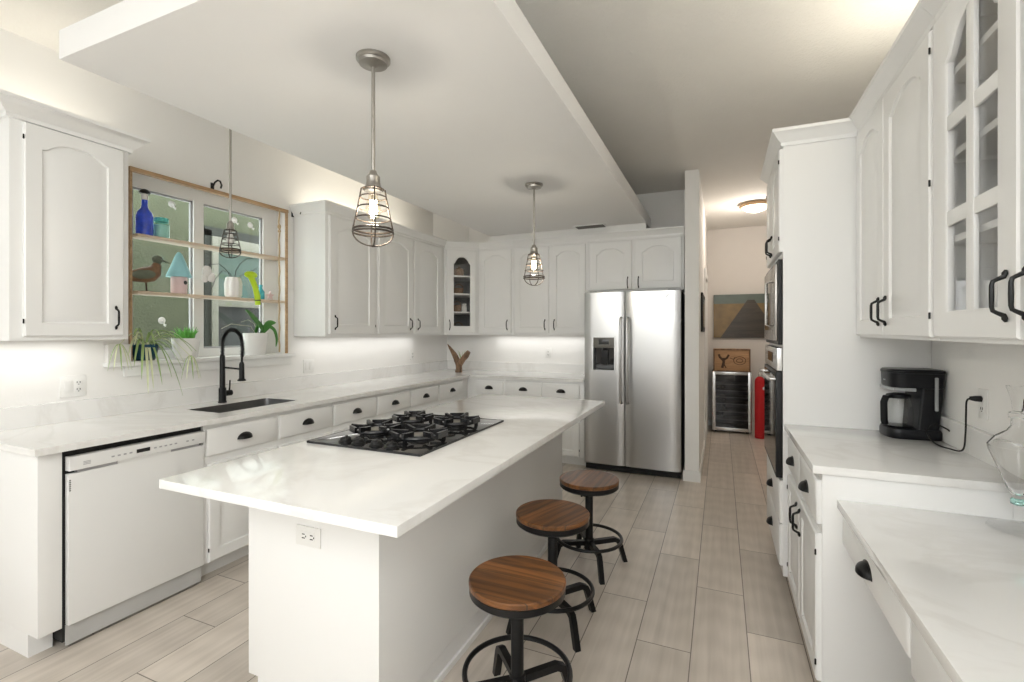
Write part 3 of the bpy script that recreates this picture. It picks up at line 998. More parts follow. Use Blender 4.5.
def base(label, loc, rz, w, d, doors, drawers, toe=0.075, group=None, z1=BZ, name='base_cabinet', hollow=False):
    c = thing(name, label, 'cabinet', (loc[0], loc[1], 0), rz, group)
    if hollow:
        h_ = MB()
        for a in ((0, 0.018, 0, d, 0.1, z1), (w - 0.018, w, 0, d, 0.1, z1), (0.018, w - 0.018, 0, d, 0.1, 0.118), (0.018, w - 0.018, 0, 0.018, 0.118, z1), (0.018, w - 0.018, d - 0.012, d, 0.118, z1)):
            h_.box(*a)
        h_.build('body', M['white'], c)
    else:
        MB().box(0, w, 0, d, 0.1, z1, 0.001).build('body', M['white'], c)
    MB().box(0, w, toe, d, 0, 0.1).build('toe_kick', M['white'], c)
    for dr in drawers: make_drawer(c, *dr)
    for dd in doors: make_door(c, **dd)
    return c


XF, DB = -2.66, 0.63 - 0.002
GB = 'white base cabinets along the left wall'
DZ = (0.703, 0.853)


def bd(x0, x1, hx, hg):
    return dict(x0=x0, x1=x1, z0=0.105, z1=0.66, rise=0, stile=0.062, hx=hx, hz=0.58, hinge_x=hg)


endp = thing('end_panel', 'white cabinet end panel left of the dishwasher', 'panel', (XF, 1.066, 0), RL)
MB().box(0, 0.083, 0, DB, 0.1, BZ, 0.0015).build('body', M['white'], endp)
MB().box(0, 0.083, 0.078, DB, 0, 0.1).build('toe_kick', M['white'], endp)

base('white sink base cabinet with two cup pulls next to the dishwasher', (XF, 1.777), RL, 0.974, DB,
     [bd(0.022, 0.478, 0.44, 0.018), bd(0.496, 0.956, 0.535, 0.96)], [(0.012, 0.474, *DZ), (0.497, 0.96, *DZ)], group=GB, hollow=True)
base('white base cabinet with one drawer right of the sink cabinet', (XF, 2.753), RL, 0.49, DB, [bd(0.012, 0.478, 0.06, 0.482)], [(0.008, 0.482, *DZ)], group=GB)
base('third white base cabinet along the left wall counting from the dishwasher', (XF, 3.245), RL, 0.48, DB, [bd(0.012, 0.468, 0.06, 0.472)], [(0.007, 0.472, *DZ)], group=GB)
base('fourth white base cabinet along the left wall counting from the dishwasher', (XF, 3.727), RL, 0.486, DB, [bd(0.012, 0.474, 0.06, 0.478)], [(0.008, 0.475, *DZ)], group=GB)
base('white base cabinet ending the left wall run at the corner', (XF, 4.215), RL, 0.622, DB, [bd(0.012, 0.50, 0.06, 0.504)], [(0.008, 0.505, *DZ)], group=GB)

YFB = 4.84
GBB = 'white base cabinets along the back wall'
base('white base cabinet under the back counter next to the inside corner', (-2.6595, YFB), RB, 0.4705, YB - YFB - 0.002, [bd(0.1095, 0.4535, 0.41, 0.1055)], [(0.1095, 0.4555, *DZ)], group=GBB)
base('double white base cabinet under the back counter, left of the fridge', (-2.187, YFB), RB, 0.897, YB - YFB - 0.002,
     [bd(0.016, 0.428, 0.385, 0.012), bd(0.453, 0.846, 0.495, 0.85)], [(0.014, 0.43, *DZ), (0.453, 0.846, *DZ)], group=GBB)

# ------------------------------------------------------------------ L-shaped worktop, sink, faucet
wt = thing('worktop', 'long L-shaped white quartz worktop along the left and back walls', 'countertop', (-2.62, 1.042, 0.884))
ox, oy, oz = -2.62, 1.042, 0.884
SX0, SX1, SY0, SY1 = -3.09, -2.775, 1.955, 2.545
xs = [XL + 0.001, SX0, SX1, -2.62, -1.285]
ys = [1.042, SY0, SY1, 4.80, YB - 0.001]
MB().cells([x - ox for x in xs], [y - oy for y in ys], lambda i, j: (j == 3) or (i < 3 and not (i == 1 and j == 1)), 0.0005, 0.0305).build('slab', M['quartz'], wt)
us = MB()
us.box(XL + 0.001 - ox, XL + 0.021 - ox, 0, YB - 0.001 - oy, 0.031, 0.14)
us.box(XL + 0.022 - ox, -1.285 - ox, YB - 0.021 - oy, YB - 0.001 - oy, 0.031, 0.14)
us.build('upstand', M['quartz'], wt)


def rrect(x0, x1, y0, y1, r, z, n=4):
    p = []
    for cx, cy, a0 in ((x1 - r, y1 - r, 0), (x0 + r, y1 - r, PI / 2), (x0 + r, y0 + r, PI), (x1 - r, y0 + r, 1.5 * PI)):
        for i in range(n + 1):
            a = a0 + PI / 2 * i / n
            p.append((cx + r * math.cos(a), cy + r * math.sin(a), z))
    return p


# sink bowl hangs from the underside of the slab; its top lip lines the cut-out
sk = thing('sink', 'stainless steel undermount sink set in the left worktop', 'sink', ((SX0 + SX1) / 2, (SY0 + SY1) / 2, 0.69))
hx_, hy_ = (SX1 - SX0) / 2 - 0.001, (SY1 - SY0) / 2 - 0.001
MB().rings([rrect(-hx_ * q, hx_ * q, -hy_ * q, hy_ * q, max(0.004, r), z) for q, r, z in
            ((1.0, 0.03, 0.2225), (0.985, 0.03, 0.2225), (0.975, 0.03, 0.2), (0.965, 0.035, 0.02), (0.90, 0.04, 0.006), (0.3, 0.02, 0.001))][::1],
           cap0=False, cap1=True).build('bowl', M['sinksteel'], sk)
MB().lathe([(0.042, 0.0065), (0.040, 0.009), (0.025, 0.007), (0.012, 0.009)], n=20).build('drain', M['chrome'], sk)

fc = thing('faucet', 'matte black spring pull-down faucet behind the sink', 'faucet', (-3.165, 2.25, 0.9146))
MB().lathe([(0.027, 0), (0.027, 0.008), (0.0235, 0.012), (0.0235, 0.10), (0.018, 0.106), (0.0165, 0.32), (0.013, 0.33)], n=20).build('column', M['blackmat'], fc)
arc = [(0.0, 0, 0.33), (0.0, 0, 0.40)] + [(0.10 - 0.10 * math.cos(a), 0, 0.40 + 0.105 * math.sin(a)) for a in [PI * i / 16 for i in range(1, 16)]] + [(0.20, 0, 0.38), (0.195, 0, 0.32), (0.193, 0, 0.275)]
MB().tube(arc, 0.0075, 10).build('hose', M['blackmat'], fc)
# spring coil wound round the hose
cv = []
P = [Vector(p) for p in arc[:-1]]
tot = 0
for a, b in zip(P, P[1:]):
    seg = (b - a).length
    k = max(1, int(seg / 0.0016))
    for i in range(k):
        q = a + (b - a) * (i / k)
        t = (b - a).normalized()
        n1 = Vector((0, 1, 0))
        n2 = t.cross(n1)
        ang = (tot + seg * i / k) / 0.010 * 2 * PI
        cv.append(q + n1 * math.cos(ang) * 0.0125 + n2 * math.sin(ang) * 0.0125)
    tot += seg
MB().tube(cv, 0.0026, 5).build('spring', M['black'], fc)
MB().tube([(0.193, 0, 0.285), (0.193, 0, 0.27), (0.193, 0, 0.175), (0.193, 0, 0.165), (0.193, 0, 0.158)], [0.011, 0.016, 0.017, 0.026, 0.026], 16).build('spray_head', M['blackmat'], fc)
MB().tube([(0.0, 0, 0.245), (0.178, 0, 0.238)], 0.006, 8).build('dock_arm', M['blackmat'], fc)
lv = MB().tube([(0.0, 0.02, 0.062), (0.0, 0.065, 0.062)], 0.020, 14)
lv.tube([(0.0, 0.048, 0.062), (0.0, 0.054, 0.10), (0.0, 0.056, 0.15)], [0.006, 0.005, 0.0045], 8)
lv.build('lever', M['blackmat'], fc)

# ------------------------------------------------------------------ dishwasher
dw = thing('dishwasher', 'white front-control dishwasher under the left worktop', 'dishwasher', (-2.642, 1.152, 0), RL)
W = 0.622
MB().box(0.002, W - 0.002, 0.03, 0.58, 0.03, 0.875).box(0.04, 0.08, 0.05, 0.09, 0.0, 0.03).box(W - 0.08, W - 0.04, 0.05, 0.09, 0.0, 0.03).box(0.04, 0.08, 0.5, 0.54, 0.0, 0.03).box(W - 0.08, W - 0.04, 0.5, 0.54, 0.0, 0.03).build('tub', M['gap'], dw)
dr = MB().box(0.012, W - 0.004, 0.0, 0.03, 0.106, 0.775, 0.004).build('door', M['appwhite'], dw)
cp = MB()
cp.prism_xz([(0.012, 0.790), (W - 0.004, 0.790), (W - 0.004, 0.852), (0.012, 0.852)], -0.012, 0.03, 0.004)
cp.box(0.2, 0.44, -0.004, 0.03, 0.775, 0.790)
cp = cp.build('control_panel', M['appwhite'], dw)
MB().box(0.275, 0.335, -0.0135, -0.0121, 0.81, 0.828).build('display', M['blackglass'], cp)
for i, x in enumerate([0.175, 0.20, 0.225, 0.25, 0.36, 0.385, 0.41, 0.435, 0.46, 0.52, 0.55]):
    shared('button', 'dwbutton', lambda: MB().box(-0.006, 0.006, -0.0010, 0, -0.0035, 0.0035), M['greymark'], cp, (x, -0.0122, 0.818))
mk = MB()
for z in (0.808, 0.814, 0.820):
    mk.box(0.06, 0.088, -0.0128, -0.0121, z, z + 0.003)
mk.build('badge', M['greymark'], cp)
MB().box(0.045, W - 0.03, 0.002, 0.03, 0.776, 0.790).build('handle_pocket', M['greymark'], dw)
vt = MB()
for i in range(6): vt.box(0.0145, 0.020, -0.001, 0.0005, 0.70 + i * 0.009, 0.705 + i * 0.009)
vt.build('vent_slots', M['slot'], dr)
MB().box(0.012, W - 0.005, 0.022, 0.029, 0.012, 0.104).build('toe_panel', M['toegrey'], dw)

# ------------------------------------------------------------------ outlets and switches
def wallplate(label, loc, rz, w=0.07, h=0.115, slots=1, kind='outlet', horizontal=False, group='wall outlets and switches'):
    """front faces local -y"""
    o = thing('wall_outlet' if kind == 'outlet' else 'light_switch', label, 'outlet' if kind == 'outlet' else 'switch', loc, rz, group)
    if horizontal: w, h = h, w
    MB().box(-w / 2, w / 2, -0.006, 0, -h / 2, h / 2, 0.002).build('cover_plate', M['plate'], o)
    for k in range(slots):
        cx = (k - (slots - 1) / 2) * 0.046
        if kind == 'switch' or (slots == 2 and k == 0):
            MB().box(cx - 0.016, cx + 0.016, -0.009, -0.006, -0.033, 0.033, 0.001).build('rocker', M['plate'], o)
        else:
            MB().box(*((-0.034, 0.034, -0.0075, -0.006, -0.017, 0.017) if horizontal else (cx - 0.017, cx + 0.017, -0.0075, -0.006, -0.034, 0.034)), 0.0008).build('receptacle', M['plate'], o)
            sl = MB()
            for s in (-1, 1):
                if horizontal:
                    sl.box(s * 0.019 - 0.006, s * 0.019 + 0.006, -0.0085, -0.007, 0.005, 0.0085)
                    sl.box(s * 0.019 - 0.007, s * 0.019 + 0.007, -0.0085, -0.007, -0.0085, -0.005)
                    sl.box(s * 0.019 + 0.009, s * 0.019 + 0.013, -0.0085, -0.007, -0.003, 0.003)
                else:
                    sl.box(cx - 0.0085, cx - 0.005, -0.0085, -0.007, s * 0.019 - 0.004, s * 0.019 + 0.006)
                    sl.box(cx + 0.005, cx + 0.0085, -0.0085, -0.007, s * 0.019 - 0.004, s * 0.019 + 0.006)
                    sl.box(cx - 0.003, cx + 0.003, -0.0085, -0.007, s * 0.019 - 0.012, s * 0.019 - 0.008)
            sl.build('slots', M['slot'], o)
    return o


wallplate('double white plate with rocker and outlet below the cabinet left of the window', (XL, 1.468, 1.105), RL, 0.116, 0.116, 2)
wallplate('double white switch plate on the left wall right of the window', (XL, 3.126, 1.105), RL, 0.116, 0.116, 2, 'switch')
wallplate('single white outlet on the left wall near the driftwood ornament', (XL, 4.655, 1.13), RL)
wallplate('single white outlet on the back wall left of the fridge', (-1.885, YB, 1.148), RB)

# ------------------------------------------------------------------ island
isl = thing('kitchen_island', 'plain white panelled island base under the quartz top', 'island', (-1.35, 2.3, 0))
ix, iy = -1.35, 2.3
IX0, IX1, IY0, IY1 = -1.66, -1.04, 1.285, 3.30
MB().box(IX0 - ix, IX1 - ix, IY0 - iy, IY1 - iy, 0.1, BZ, 0.002).build('body', M['white'], isl)
MB().box(IX0 + 0.05 - ix, IX1 - ix, IY0 + 0.001 - iy, IY1 - iy, 0, 0.1).build('toe_kick', M['white'], isl)
MB().box(IX1 - ix, IX1 + 0.012 - ix, IY0 - iy, IY1 - iy, 0, 0.028, 0.003).build('shoe_molding', M['trim'], isl)
it = MB().box(-1.72, -0.752, 1.0, 3.385, 0.8845, 0.9145, 0.002).build('island_worktop', M['quartz'])
tag(it, 'large white quartz island top with the black cooktop in it', 'countertop')
wallplate('horizontal white outlet on the near end of the island', (-1.35, 1.285, 0.677), RB, horizontal=True)

# cooktop
ck = thing('cooktop', 'black glass gas cooktop with four burners on the island', 'cooktop', (-1.383, 1.985, 0.915))
MB().box(-0.295, 0.295, -0.395, 0.395, 0.0, 0.009, 0.002).build('glass_plate', M['blackglass'], ck)
tl = MB()
for a in ((-0.297, 0.297, -0.398, -0.3955), (-0.297, 0.297, 0.3955, 0.398), (-0.2985, -0.2955, -0.398, 0.398), (0.2955, 0.2985, -0.398, 0.398)):
    tl.box(*a, 0.0, 0.0095)
tl.build('steel_edge', M['castiron'], ck)
for bx, by, R in ((-0.105, -0.165, 0.112), (0.15, -0.185, 0.122), (-0.10, 0.125, 0.102), (0.145, 0.155, 0.112)):
    br = thing('burner', '', '')
    for k in ('label', 'category'): del br[k]
    bpy.data.objects.remove(br)
    b = MB()
    b.lathe([(0.055, 0.0), (0.055, 0.006), (0.045, 0.012), (0.040, 0.02), (0.040, 0.022)], n=24)
    bo = b.build('burner', M['castiron'], ck, (bx, by, 0.009))
    MB().lathe([(0.038, 0.0225), (0.038, 0.027), (0.030, 0.030), (0.004, 0.031)], n=24).build('burner_cap', M['nickel'], bo)
    g = MB()
    m = 28
    g.tube([(R * 0.88 * math.cos(2 * PI * i / m), R * 0.88 * math.sin(2 * PI * i / m), 0.026) for i in range(m)], 0.0085, 8, closed=True)
    for q in range(6):
        a = PI / 6 + q * PI / 3
        c, s_q = math.cos(a), math.sin(a)
        # flared blade rising outward from the ring, then reaching in over the burner
        g.beam([(c * R * 0.40, s_q * R * 0.40, 0.036), (c * R * 0.75, s_q * R * 0.75, 0.038), (c * R * 1.02, s_q * R * 1.02, 0.042)], 0.013, 0.020)
        if q % 2 == 0:
            x_, y_ = c * R * 0.88, s_q * R * 0.88
            g.box(x_ - 0.007, x_ + 0.007, y_ - 0.007, y_ + 0.007, 0.0, 0.022)
    for q in range(3):
        a = q * 2 * PI / 3
        c, s_q = math.cos(a), math.sin(a)
        t_ = [(c * R * 0.97 - s_q * R * 0.33 * w, s_q * R * 0.97 + c * R * 0.33 * w, 0.036) for w in (-1, 1)]
        g.beam(t_, 0.012, 0.026)
    g.build('grate', M['castiron'], ck, (bx, by, 0.009))
    MB().lathe([(0.003, 0.0), (0.003, 0.034), (0.0015, 0.046)], n=8).build('igniter', M['chrome'], bo, (0.048, 0.0, 0.005))
for kx, ky in ((-0.125, -0.345), (-0.05, -0.350), (0.045, -0.348), (0.125, -0.350)):
    k = MB()
    k.lathe([(0.031, 0.0), (0.031, 0.005), (0.024, 0.009), (0.023, 0.017), (0.018, 0.021)], n=24)
    k.box(-0.006, 0.006, -0.020, 0.020, 0.016, 0.025, 0.002)
    k.build('knob', M['blackmat'], ck, (kx, ky, 0.0091), (0, 0, 0.5))

# ------------------------------------------------------------------ stools
st = thing('bar_stool', 'bar stool nearest the camera, with warm brown plank seat', 'stool', (-0.685, 1.625, 0), group='round industrial stools beside the island')
ZT = 0.505
MB().lathe([(0.175, ZT - 0.022), (0.178, ZT - 0.019), (0.178, ZT - 0.004), (0.174, ZT)], n=48).build('seat', M['seatwood'], st)
MB().lathe([(0.10, ZT - 0.058), (0.165, ZT - 0.055), (0.176, ZT - 0.046), (0.176, ZT - 0.0225)], n=48).build('seat_band', M['black'], st)
MB().lathe([(0.03, 0.09), (0.03, 0.15), (0.0235, 0.155), (0.0235, ZT - 0.10), (0.021, ZT - 0.095), (0.021, ZT - 0.058)], n=20).build('post', M['black'], st)
MB().tube([(0.02, 0, ZT - 0.115), (-0.045, 0, ZT - 0.115)], 0.005, 8).tube([(-0.045, -0.014, ZT - 0.115), (-0.045, 0.014, ZT - 0.115)], 0.006, 8).build('height_knob', M['black'], st)
for k in range(4):
    a = PI / 4 + k * PI / 2
    c, s = math.cos(a), math.sin(a)
    g = MB().beam([(c * 0.022, s * 0.022, 0.132), (c * 0.160, s * 0.160, 0.140), (c * 0.186, s * 0.186, 0.128), (c * 0.196, s * 0.196, 0.105), (c * 0.228, s * 0.228, 0.0)], 0.027, 0.027)
    for v in g.bm.verts:
        if v.co.z < 0.03: v.co.z = 0.0
    g.build('leg', M['black'], st)
MB().tube([(0.193 * math.cos(2 * PI * i / 48), 0.193 * math.sin(2 * PI * i / 48), 0.163) for i in range(48)], 0.010, 8, closed=True).build('foot_ring', M['black'], st)
for lab_, loc_, rz_, turn, dz_ in (('middle one of the three bar stools, with dark brown plank seat', (-0.748, 2.215, 0.0), 0.03, 1.2, 0.028),
                              ('bar stool farthest from the camera, in front of the fridge', (-0.73, 2.85, 0.0), -0.22, 1.75, 0.016)):
    c_ = copy_tree(st, lab_, loc_, rz_)
    for ch in c_.children:
        if ch.name.startswith('seat') and 'band' not in ch.name: ch.rotation_euler = (0, 0, turn)
        if ch.name.startswith(('seat', 'height')): ch.location.z += dz_
        if ch.name.startswith('post'): ch.scale.z = (ZT - 0.058 + dz_) / (ZT - 0.058)

# ------------------------------------------------------------------ pendant lamps
def pendant(label, x, y, ztop, zcage, lit=True, R=0.08, group=None):
    p = thing('pendant_lamp', label, 'lamp', (x, y, ztop), group=group)
    zc = zcage - ztop     # bottom ring height, local
    top = zc + 0.165 * R / 0.08
    k = R / 0.08
    MB().lathe([(0.068, 0.0), (0.068, -0.010), (0.064, -0.014), (0.058, -0.016), (0.056, -0.026), (0.02, -0.030), (0.008, -0.038)][::-1], n=32).build('canopy', M['nickel'], p)
    MB().tube([(0, 0, -0.03), (0, 0, top + 0.07 * k)], 0.0075 if lit else 0.0075, 10).build('rod', M['nickel'], p)
    MB().lathe([(0.036 * k, top - 0.01), (0.036 * k, top + 0.005), (0.030 * k, top + 0.014), (0.027 * k, top + 0.03), (0.027 * k, top + 0.05 * k), (0.018, top + 0.06 * k), (0.012, top + 0.075 * k)], n=24).build('socket', M['nickel'], p)
    cg = MB()
    m = 24
    lv = [(0.97, 0.0), (0.86, 0.27), (0.75, 0.54), (0.64, 0.80), (0.50, 1.0)]
    for q, t in lv:
        z = zc + (top - zc) * t
        cg.tube([(R * q * math.cos(2 * PI * i / m), R * q * math.sin(2 * PI * i / m), z) for i in range(m)], 0.0031 if t else 0.0046, 6, closed=True)
    cg.tube([(R * 1.0 * math.cos(2 * PI * i / m), R * math.sin(2 * PI * i / m), zc - 0.012) for i in range(m)], 0.004, 6, closed=True)
    for j in range(4):
        a = PI / 4 + j * PI / 2
        c, s = math.cos(a), math.sin(a)
        cg.tube([(R * 0.46 * c, R * 0.46 * s, top + 0.004), (R * 0.58 * c, R * 0.58 * s, top), (R * 0.75 * c, R * 0.75 * s, zc + (top - zc) * 0.54), (R * c, R * s, zc - 0.006)], 0.0031, 6)
        cg.tube([(R * math.cos(b) * c, R * math.cos(b) * s, zc - 0.012 - 0.055 * k * math.sin(b)) for b in [PI / 2 * i / 8 for i in range(9)]], 0.0031, 6)
    cg.build('wire_cage', M['bronze'], p)
    MB().lathe([(0.013 * k, top), (0.016 * k, top - 0.02), (0.026 * k, top - 0.055 * k), (0.031 * k, top - 0.085 * k), (0.026 * k, top - 0.112 * k), (0.012 * k, top - 0.126 * k), (0.001, top - 0.128 * k)][::-1], n=20).build('bulb', M['bulbglass'] if lit else M['bulboff'], p)
    if lit:
        fl = MB()
        for q in range(3):
            a = q * PI / 3
            c, s = math.cos(a) * 0.012, math.sin(a) * 0.012
            fl.tube([(c, s, top - 0.045), (c * 1.15, s * 1.15, top - 0.10), (0, 0, top - 0.112), (-c * 1.15, -s * 1.15, top - 0.10), (-c, -s, top - 0.045)], 0.0022, 6)
        fl.build('filament', M['bulb'], p)
    return p


pendant('lit wire-cage pendant lamp over the near half of the island', -1.297, 1.567, 2.52, 1.822, group='wire-cage pendants over the island')
pendant('lit wire-cage pendant lamp over the far end of the island', -1.296, 3.40, 2.52, 1.822, group='wire-cage pendants over the island')
pendant('unlit wire-cage pendant lamp hanging in front of the kitchen window', -2.90, 2.115, ZC, 1.935, lit=False, R=0.060)
for x, y in ((-1.297, 1.567), (-1.296, 3.40)):
    point('pendant_glow', (x, y, 1.905), 5.0, (1.0, 0.96, 0.89), 0.022)

# ceiling register
vn = thing('ceiling_vent', 'small grey louvred air vent in the ceiling panel', 'vent', (-1.265, 5.02, 2.52))
vn.scale = (1.0, 0.72, 1.0)
fr = MB()
for a in ((-0.17, 0.17, -0.155, -0.135), (-0.17, 0.17, 0.135, 0.155), (-0.17, -0.15, -0.135, 0.135), (0.15, 0.17, -0.135, 0.135)):
    fr.box(*a, -0.008, 0)
fr.build('frame', M['panel'], vn)
MB().box(-0.15, 0.15, -0.135, 0.135, -0.002, 0.0).build('duct_opening', M['gap'], vn)
lo = MB()
for i in range(10):
    y = -0.13 + i * 0.0265
    lo.rings([[(-0.15, y, -0.003), (-0.15, y + 0.02, -0.010), (-0.15, y + 0.021, -0.008), (-0.15, y + 0.001, -0.001)], [(0.15, y, -0.003), (0.15, y + 0.02, -0.010), (0.15, y + 0.021, -0.008), (0.15, y + 0.001, -0.001)]])
lo.build('louvres', M['ventgrey'], vn)

# ------------------------------------------------------------------ refrigerator
rf = thing('refrigerator', 'stainless side-by-side refrigerator with water dispenser', 'refrigerator', (-1.275, 4.78, 0))
FW, FH = 0.932, 1.805
MB().box(0.004, FW - 0.004, 0.075, 0.63, 0.03, FH - 0.012).build('case', M['blackmat'], rf)
MB().box(0.01, FW - 0.01, 0.03, 0.075, 0.012, 0.065).build('base_grille', M['gap'], rf)
for i, (x, y) in enumerate(((0.05, 0.1), (FW - 0.05, 0.1), (0.05, 0.6), (FW - 0.05, 0.6))):
    MB().lathe([(0.02, 0.0), (0.02, 0.03)], n=12).build('foot', M['blackmat'], rf, (x, y, 0))


def fridge_door(x0, x1, name, hole=None):
    mb = MB()
    n = 10
    R = []
    for i in range(n + 1):
        t = i / n
        x = x0 + (x1 - x0) * t
        bul = 0.007 * (1 - (2 * t - 1) ** 2)
        e = 0.012 if i in (0, n) else 0.0
        R.append((x, -bul + e))
    zs = [0.07, 0.078] + ([hole[2], hole[3]] if hole else []) + [FH - 0.008, FH]
    # front skin
    cols = [[(x, y + (0.012 if z in (zs[0], zs[-1]) else 0.0), z) for x, y in R] for z in zs]
    V = [[mb.bm.verts.new(p) for p in c] for c in cols]
    hx0, hx1 = (hole[0], hole[1]) if hole else (9, 9)
    for j in range(len(zs) - 1):
        for i in range(n):
            xm = (R[i][0] + R[i + 1][0]) / 2
            if hole and zs[j] == hole[2] and hx0 < xm < hx1: continue
            mb._f([V[j][i], V[j][i + 1], V[j + 1][i + 1], V[j + 1][i]])
    bk = [[mb.bm.verts.new((x, 0.07, z)) for x, y in R] for z in zs]
    for j in range(len(zs) - 1):
        mb._f([V[j][0], V[j + 1][0], bk[j + 1][0], bk[j][0]])
        mb._f([V[j][-1], V[j + 1][-1], bk[j + 1][-1], bk[j][-1]])
        for i in range(n):
            mb._f([bk[j][i], bk[j][i + 1], bk[j + 1][i + 1], bk[j + 1][i]])
    for i in range(n):
        mb._f([V[0][i], V[0][i + 1], bk[0][i + 1], bk[0][i]])
        mb._f([V[-1][i], V[-1][i + 1], bk[-1][i + 1], bk[-1][i]])
    return mb.build(name, M['steel'], rf)


LW = 0.408
d1 = fridge_door(0.0, LW - 0.004, 'freezer_door', (0.08, 0.325, 1.0, 1.36))
d2 = fridge_door(LW + 0.004, FW, 'fridge_door')
for dd, x in ((d1, LW - 0.032), (d2, LW + 0.034)):
    MB().tube([(x, -0.008, 0.70), (x, -0.052, 0.715), (x, -0.062, 0.76), (x, -0.066, 1.12), (x, -0.062, 1.48), (x, -0.052, 1.525), (x, -0.008, 1.54)], 0.0135, 12).build('handle', M['steel'], dd)
ds = MB()
ds.box(0.083, 0.0975, -0.016, 0.06, 1.0, 1.36)
ds.box(0.307, 0.322, -0.016, 0.06, 1.0, 1.36)
ds.box(0.0975, 0.307, -0.016, 0.06, 1.345, 1.36)
ds.box(0.0975, 0.307, -0.018, 0.06, 1.0, 1.02)
dso = ds.build('dispenser_frame', M['steel'], d1)
MB().box(0.0975, 0.307, -0.012, 0.05, 1.24, 1.345, 0.004).build('dispenser_panel', M['ventgrey'], d1)
MB().box(0.15, 0.255, -0.0135, -0.0121, 1.275, 1.325, 0.0005).build('dispenser_display', M['blackglass'], d1)
MB().box(0.0975, 0.307, 0.045, 0.06, 1.02, 1.24).box(0.0975, 0.307, -0.012, 0.045, 1.02, 1.026).build('dispenser_recess', M['blackglass'], d1)
MB().box(0.17, 0.235, 0.015, 0.03, 1.07, 1.22, 0.004).tube([(0.20, 0.01, 1.24), (0.20, 0.01, 1.21)], 0.012, 10).build('dispenser_paddle', M['blackmat'], d1)
# round script badge, upper right
bg = MB()
bg.tube([(0.822 + 0.022 * math.cos(2 * PI * i / 24), -0.0105, 1.735 + 0.022 * math.sin(2 * PI * i / 24)) for i in range(24)], 0.0022, 6, closed=True)
bg.tube([(0.82 + 0.007 * math.cos(a) - 0.006, -0.011, 1.737 + 0.008 * math.sin(a)) for a in [0.7 + 5.2 * i / 12 for i in range(13)]], 0.0018, 5)
bg.tube([(0.834, -0.0105, 1.745), (0.828, -0.0105, 1.744), (0.830, -0.0105, 1.738), (0.827, -0.0105, 1.731), (0.834, -0.0105, 1.729)], 0.0018, 5)
bg.build('round_badge', M['greymark'], d2)
MB().box(0.05, 0.12, 0.03, 0.12, FH - 0.012, FH + 0.006, 0.003).box(FW - 0.12, FW - 0.05, 0.03, 0.12, FH - 0.012, FH + 0.006, 0.003).build('hinge_cover', M['blackmat'], rf)

# ------------------------------------------------------------------ driftwood ornament on the back counter
dwd = thing('driftwood_ornament', 'forked driftwood ornament on the back corner of the worktop', 'ornament', (-2.885, 5.03, 0.915))
dm = MB()
dm.tube([(0, 0, 0.0), (0.005, 0, 0.04), (0.0, 0, 0.09), (-0.03, 0.01, 0.15), (-0.075, 0.02, 0.22), (-0.13, 0.02, 0.29), (-0.165, 0.02, 0.335)], [0.045, 0.040, 0.036, 0.036, 0.030, 0.017, 0.004], 9)
dm.tube([(0.0, 0, 0.06), (0.03, -0.01, 0.11), (0.07, -0.015, 0.16), (0.115, -0.02, 0.205), (0.15, -0.02, 0.25)], [0.034, 0.036, 0.034, 0.036, 0.026], 9)
dm.tube([(-0.03, 0.0, 0.13), (-0.03, -0.01, 0.18), (-0.01, -0.02, 0.205)], [0.03, 0.028, 0.012], 8)
dm.build('driftwood', M['drift'], dwd)
pl = MB()
for i in range(7):
    a = i * 0.9
    pl.tube([(0.035, 0, 0.12), (0.04 + 0.015 * math.cos(a), 0.015 * math.sin(a), 0.18), (0.045 + 0.05 * math.cos(a), 0.04 * math.sin(a), 0.25 + 0.02 * math.sin(i * 2.1))], [0.003, 0.0035, 0.0008], 5)
pl.build('air_plant', M['spider'], dwd)

# ------------------------------------------------------------------ things on the window shelves and sill
bt = thing('bottle', 'cobalt blue glass bottle with dark cap on the upper window shelf', 'bottle', (XS, 1.852, Z1))
MB().lathe([(0.043, 0), (0.046, 0.01), (0.046, 0.12), (0.040, 0.145), (0.022, 0.17), (0.017, 0.19), (0.016, 0.225)], n=24).build('glass_body', M['cobalt'], bt)
MB().lathe([(0.018, 0.225), (0.018, 0.262), (0.012, 0.265)], n=18).build('collar', M['ceramic'], bt)
MB().lathe([(0.030, 0.265), (0.030, 0.275), (0.018, 0.29), (0.006, 0.294)], n=18).build('cap', M['blackmat'], bt)
jr = thing('jar', 'mint glass jar with teal lid beside the blue bottle', 'jar', (XS, 1.95, Z1))
MB().lathe([(0.042, 0), (0.045, 0.008), (0.045, 0.09), (0.036, 0.105)], n=24).build('glass_body', M['mint'], jr)
MB().lathe([(0.038, 0.003), (0.040, 0.01), (0.040, 0.085), (0.030, 0.088)], n=24).build('filling', M['jarfill'], jr)
MB().lathe([(0.040, 0.105), (0.040, 0.128), (0.036, 0.131)], n=24).build('lid', M['mintlid'], jr)

# duck decoy (one continuous carved body), facing the far end
dk = thing('duck_decoy', 'carved wooden shorebird decoy on the lower window shelf', 'ornament', (XS, 1.86, Z2))
body = MB()
spine = [(-0.125, 0.075, 0.006, 0.005), (-0.10, 0.082, 0.018, 0.020), (-0.06, 0.095, 0.030, 0.038), (-0.01, 0.105, 0.036, 0.050), (0.03, 0.115, 0.034, 0.050), (0.055, 0.138, 0.027, 0.042), (0.062, 0.165, 0.020, 0.030), (0.064, 0.185, 0.018, 0.024)]
R = []
for i, (y, z, wx, hz) in enumerate(spine):
    tl = [0.0, 0.1, 0.1, 0.15, 0.35, 0.8, 1.25, 1.4][i]
    R.append([(wx * math.cos(2 * PI * j / 14), y - hz * math.sin(2 * PI * j / 14) * math.sin(tl), z + hz * math.sin(2 * PI * j / 14) * math.cos(tl)) for j in range(14)])
body.rings(R)
body.build('body', M['duckbody'], dk)
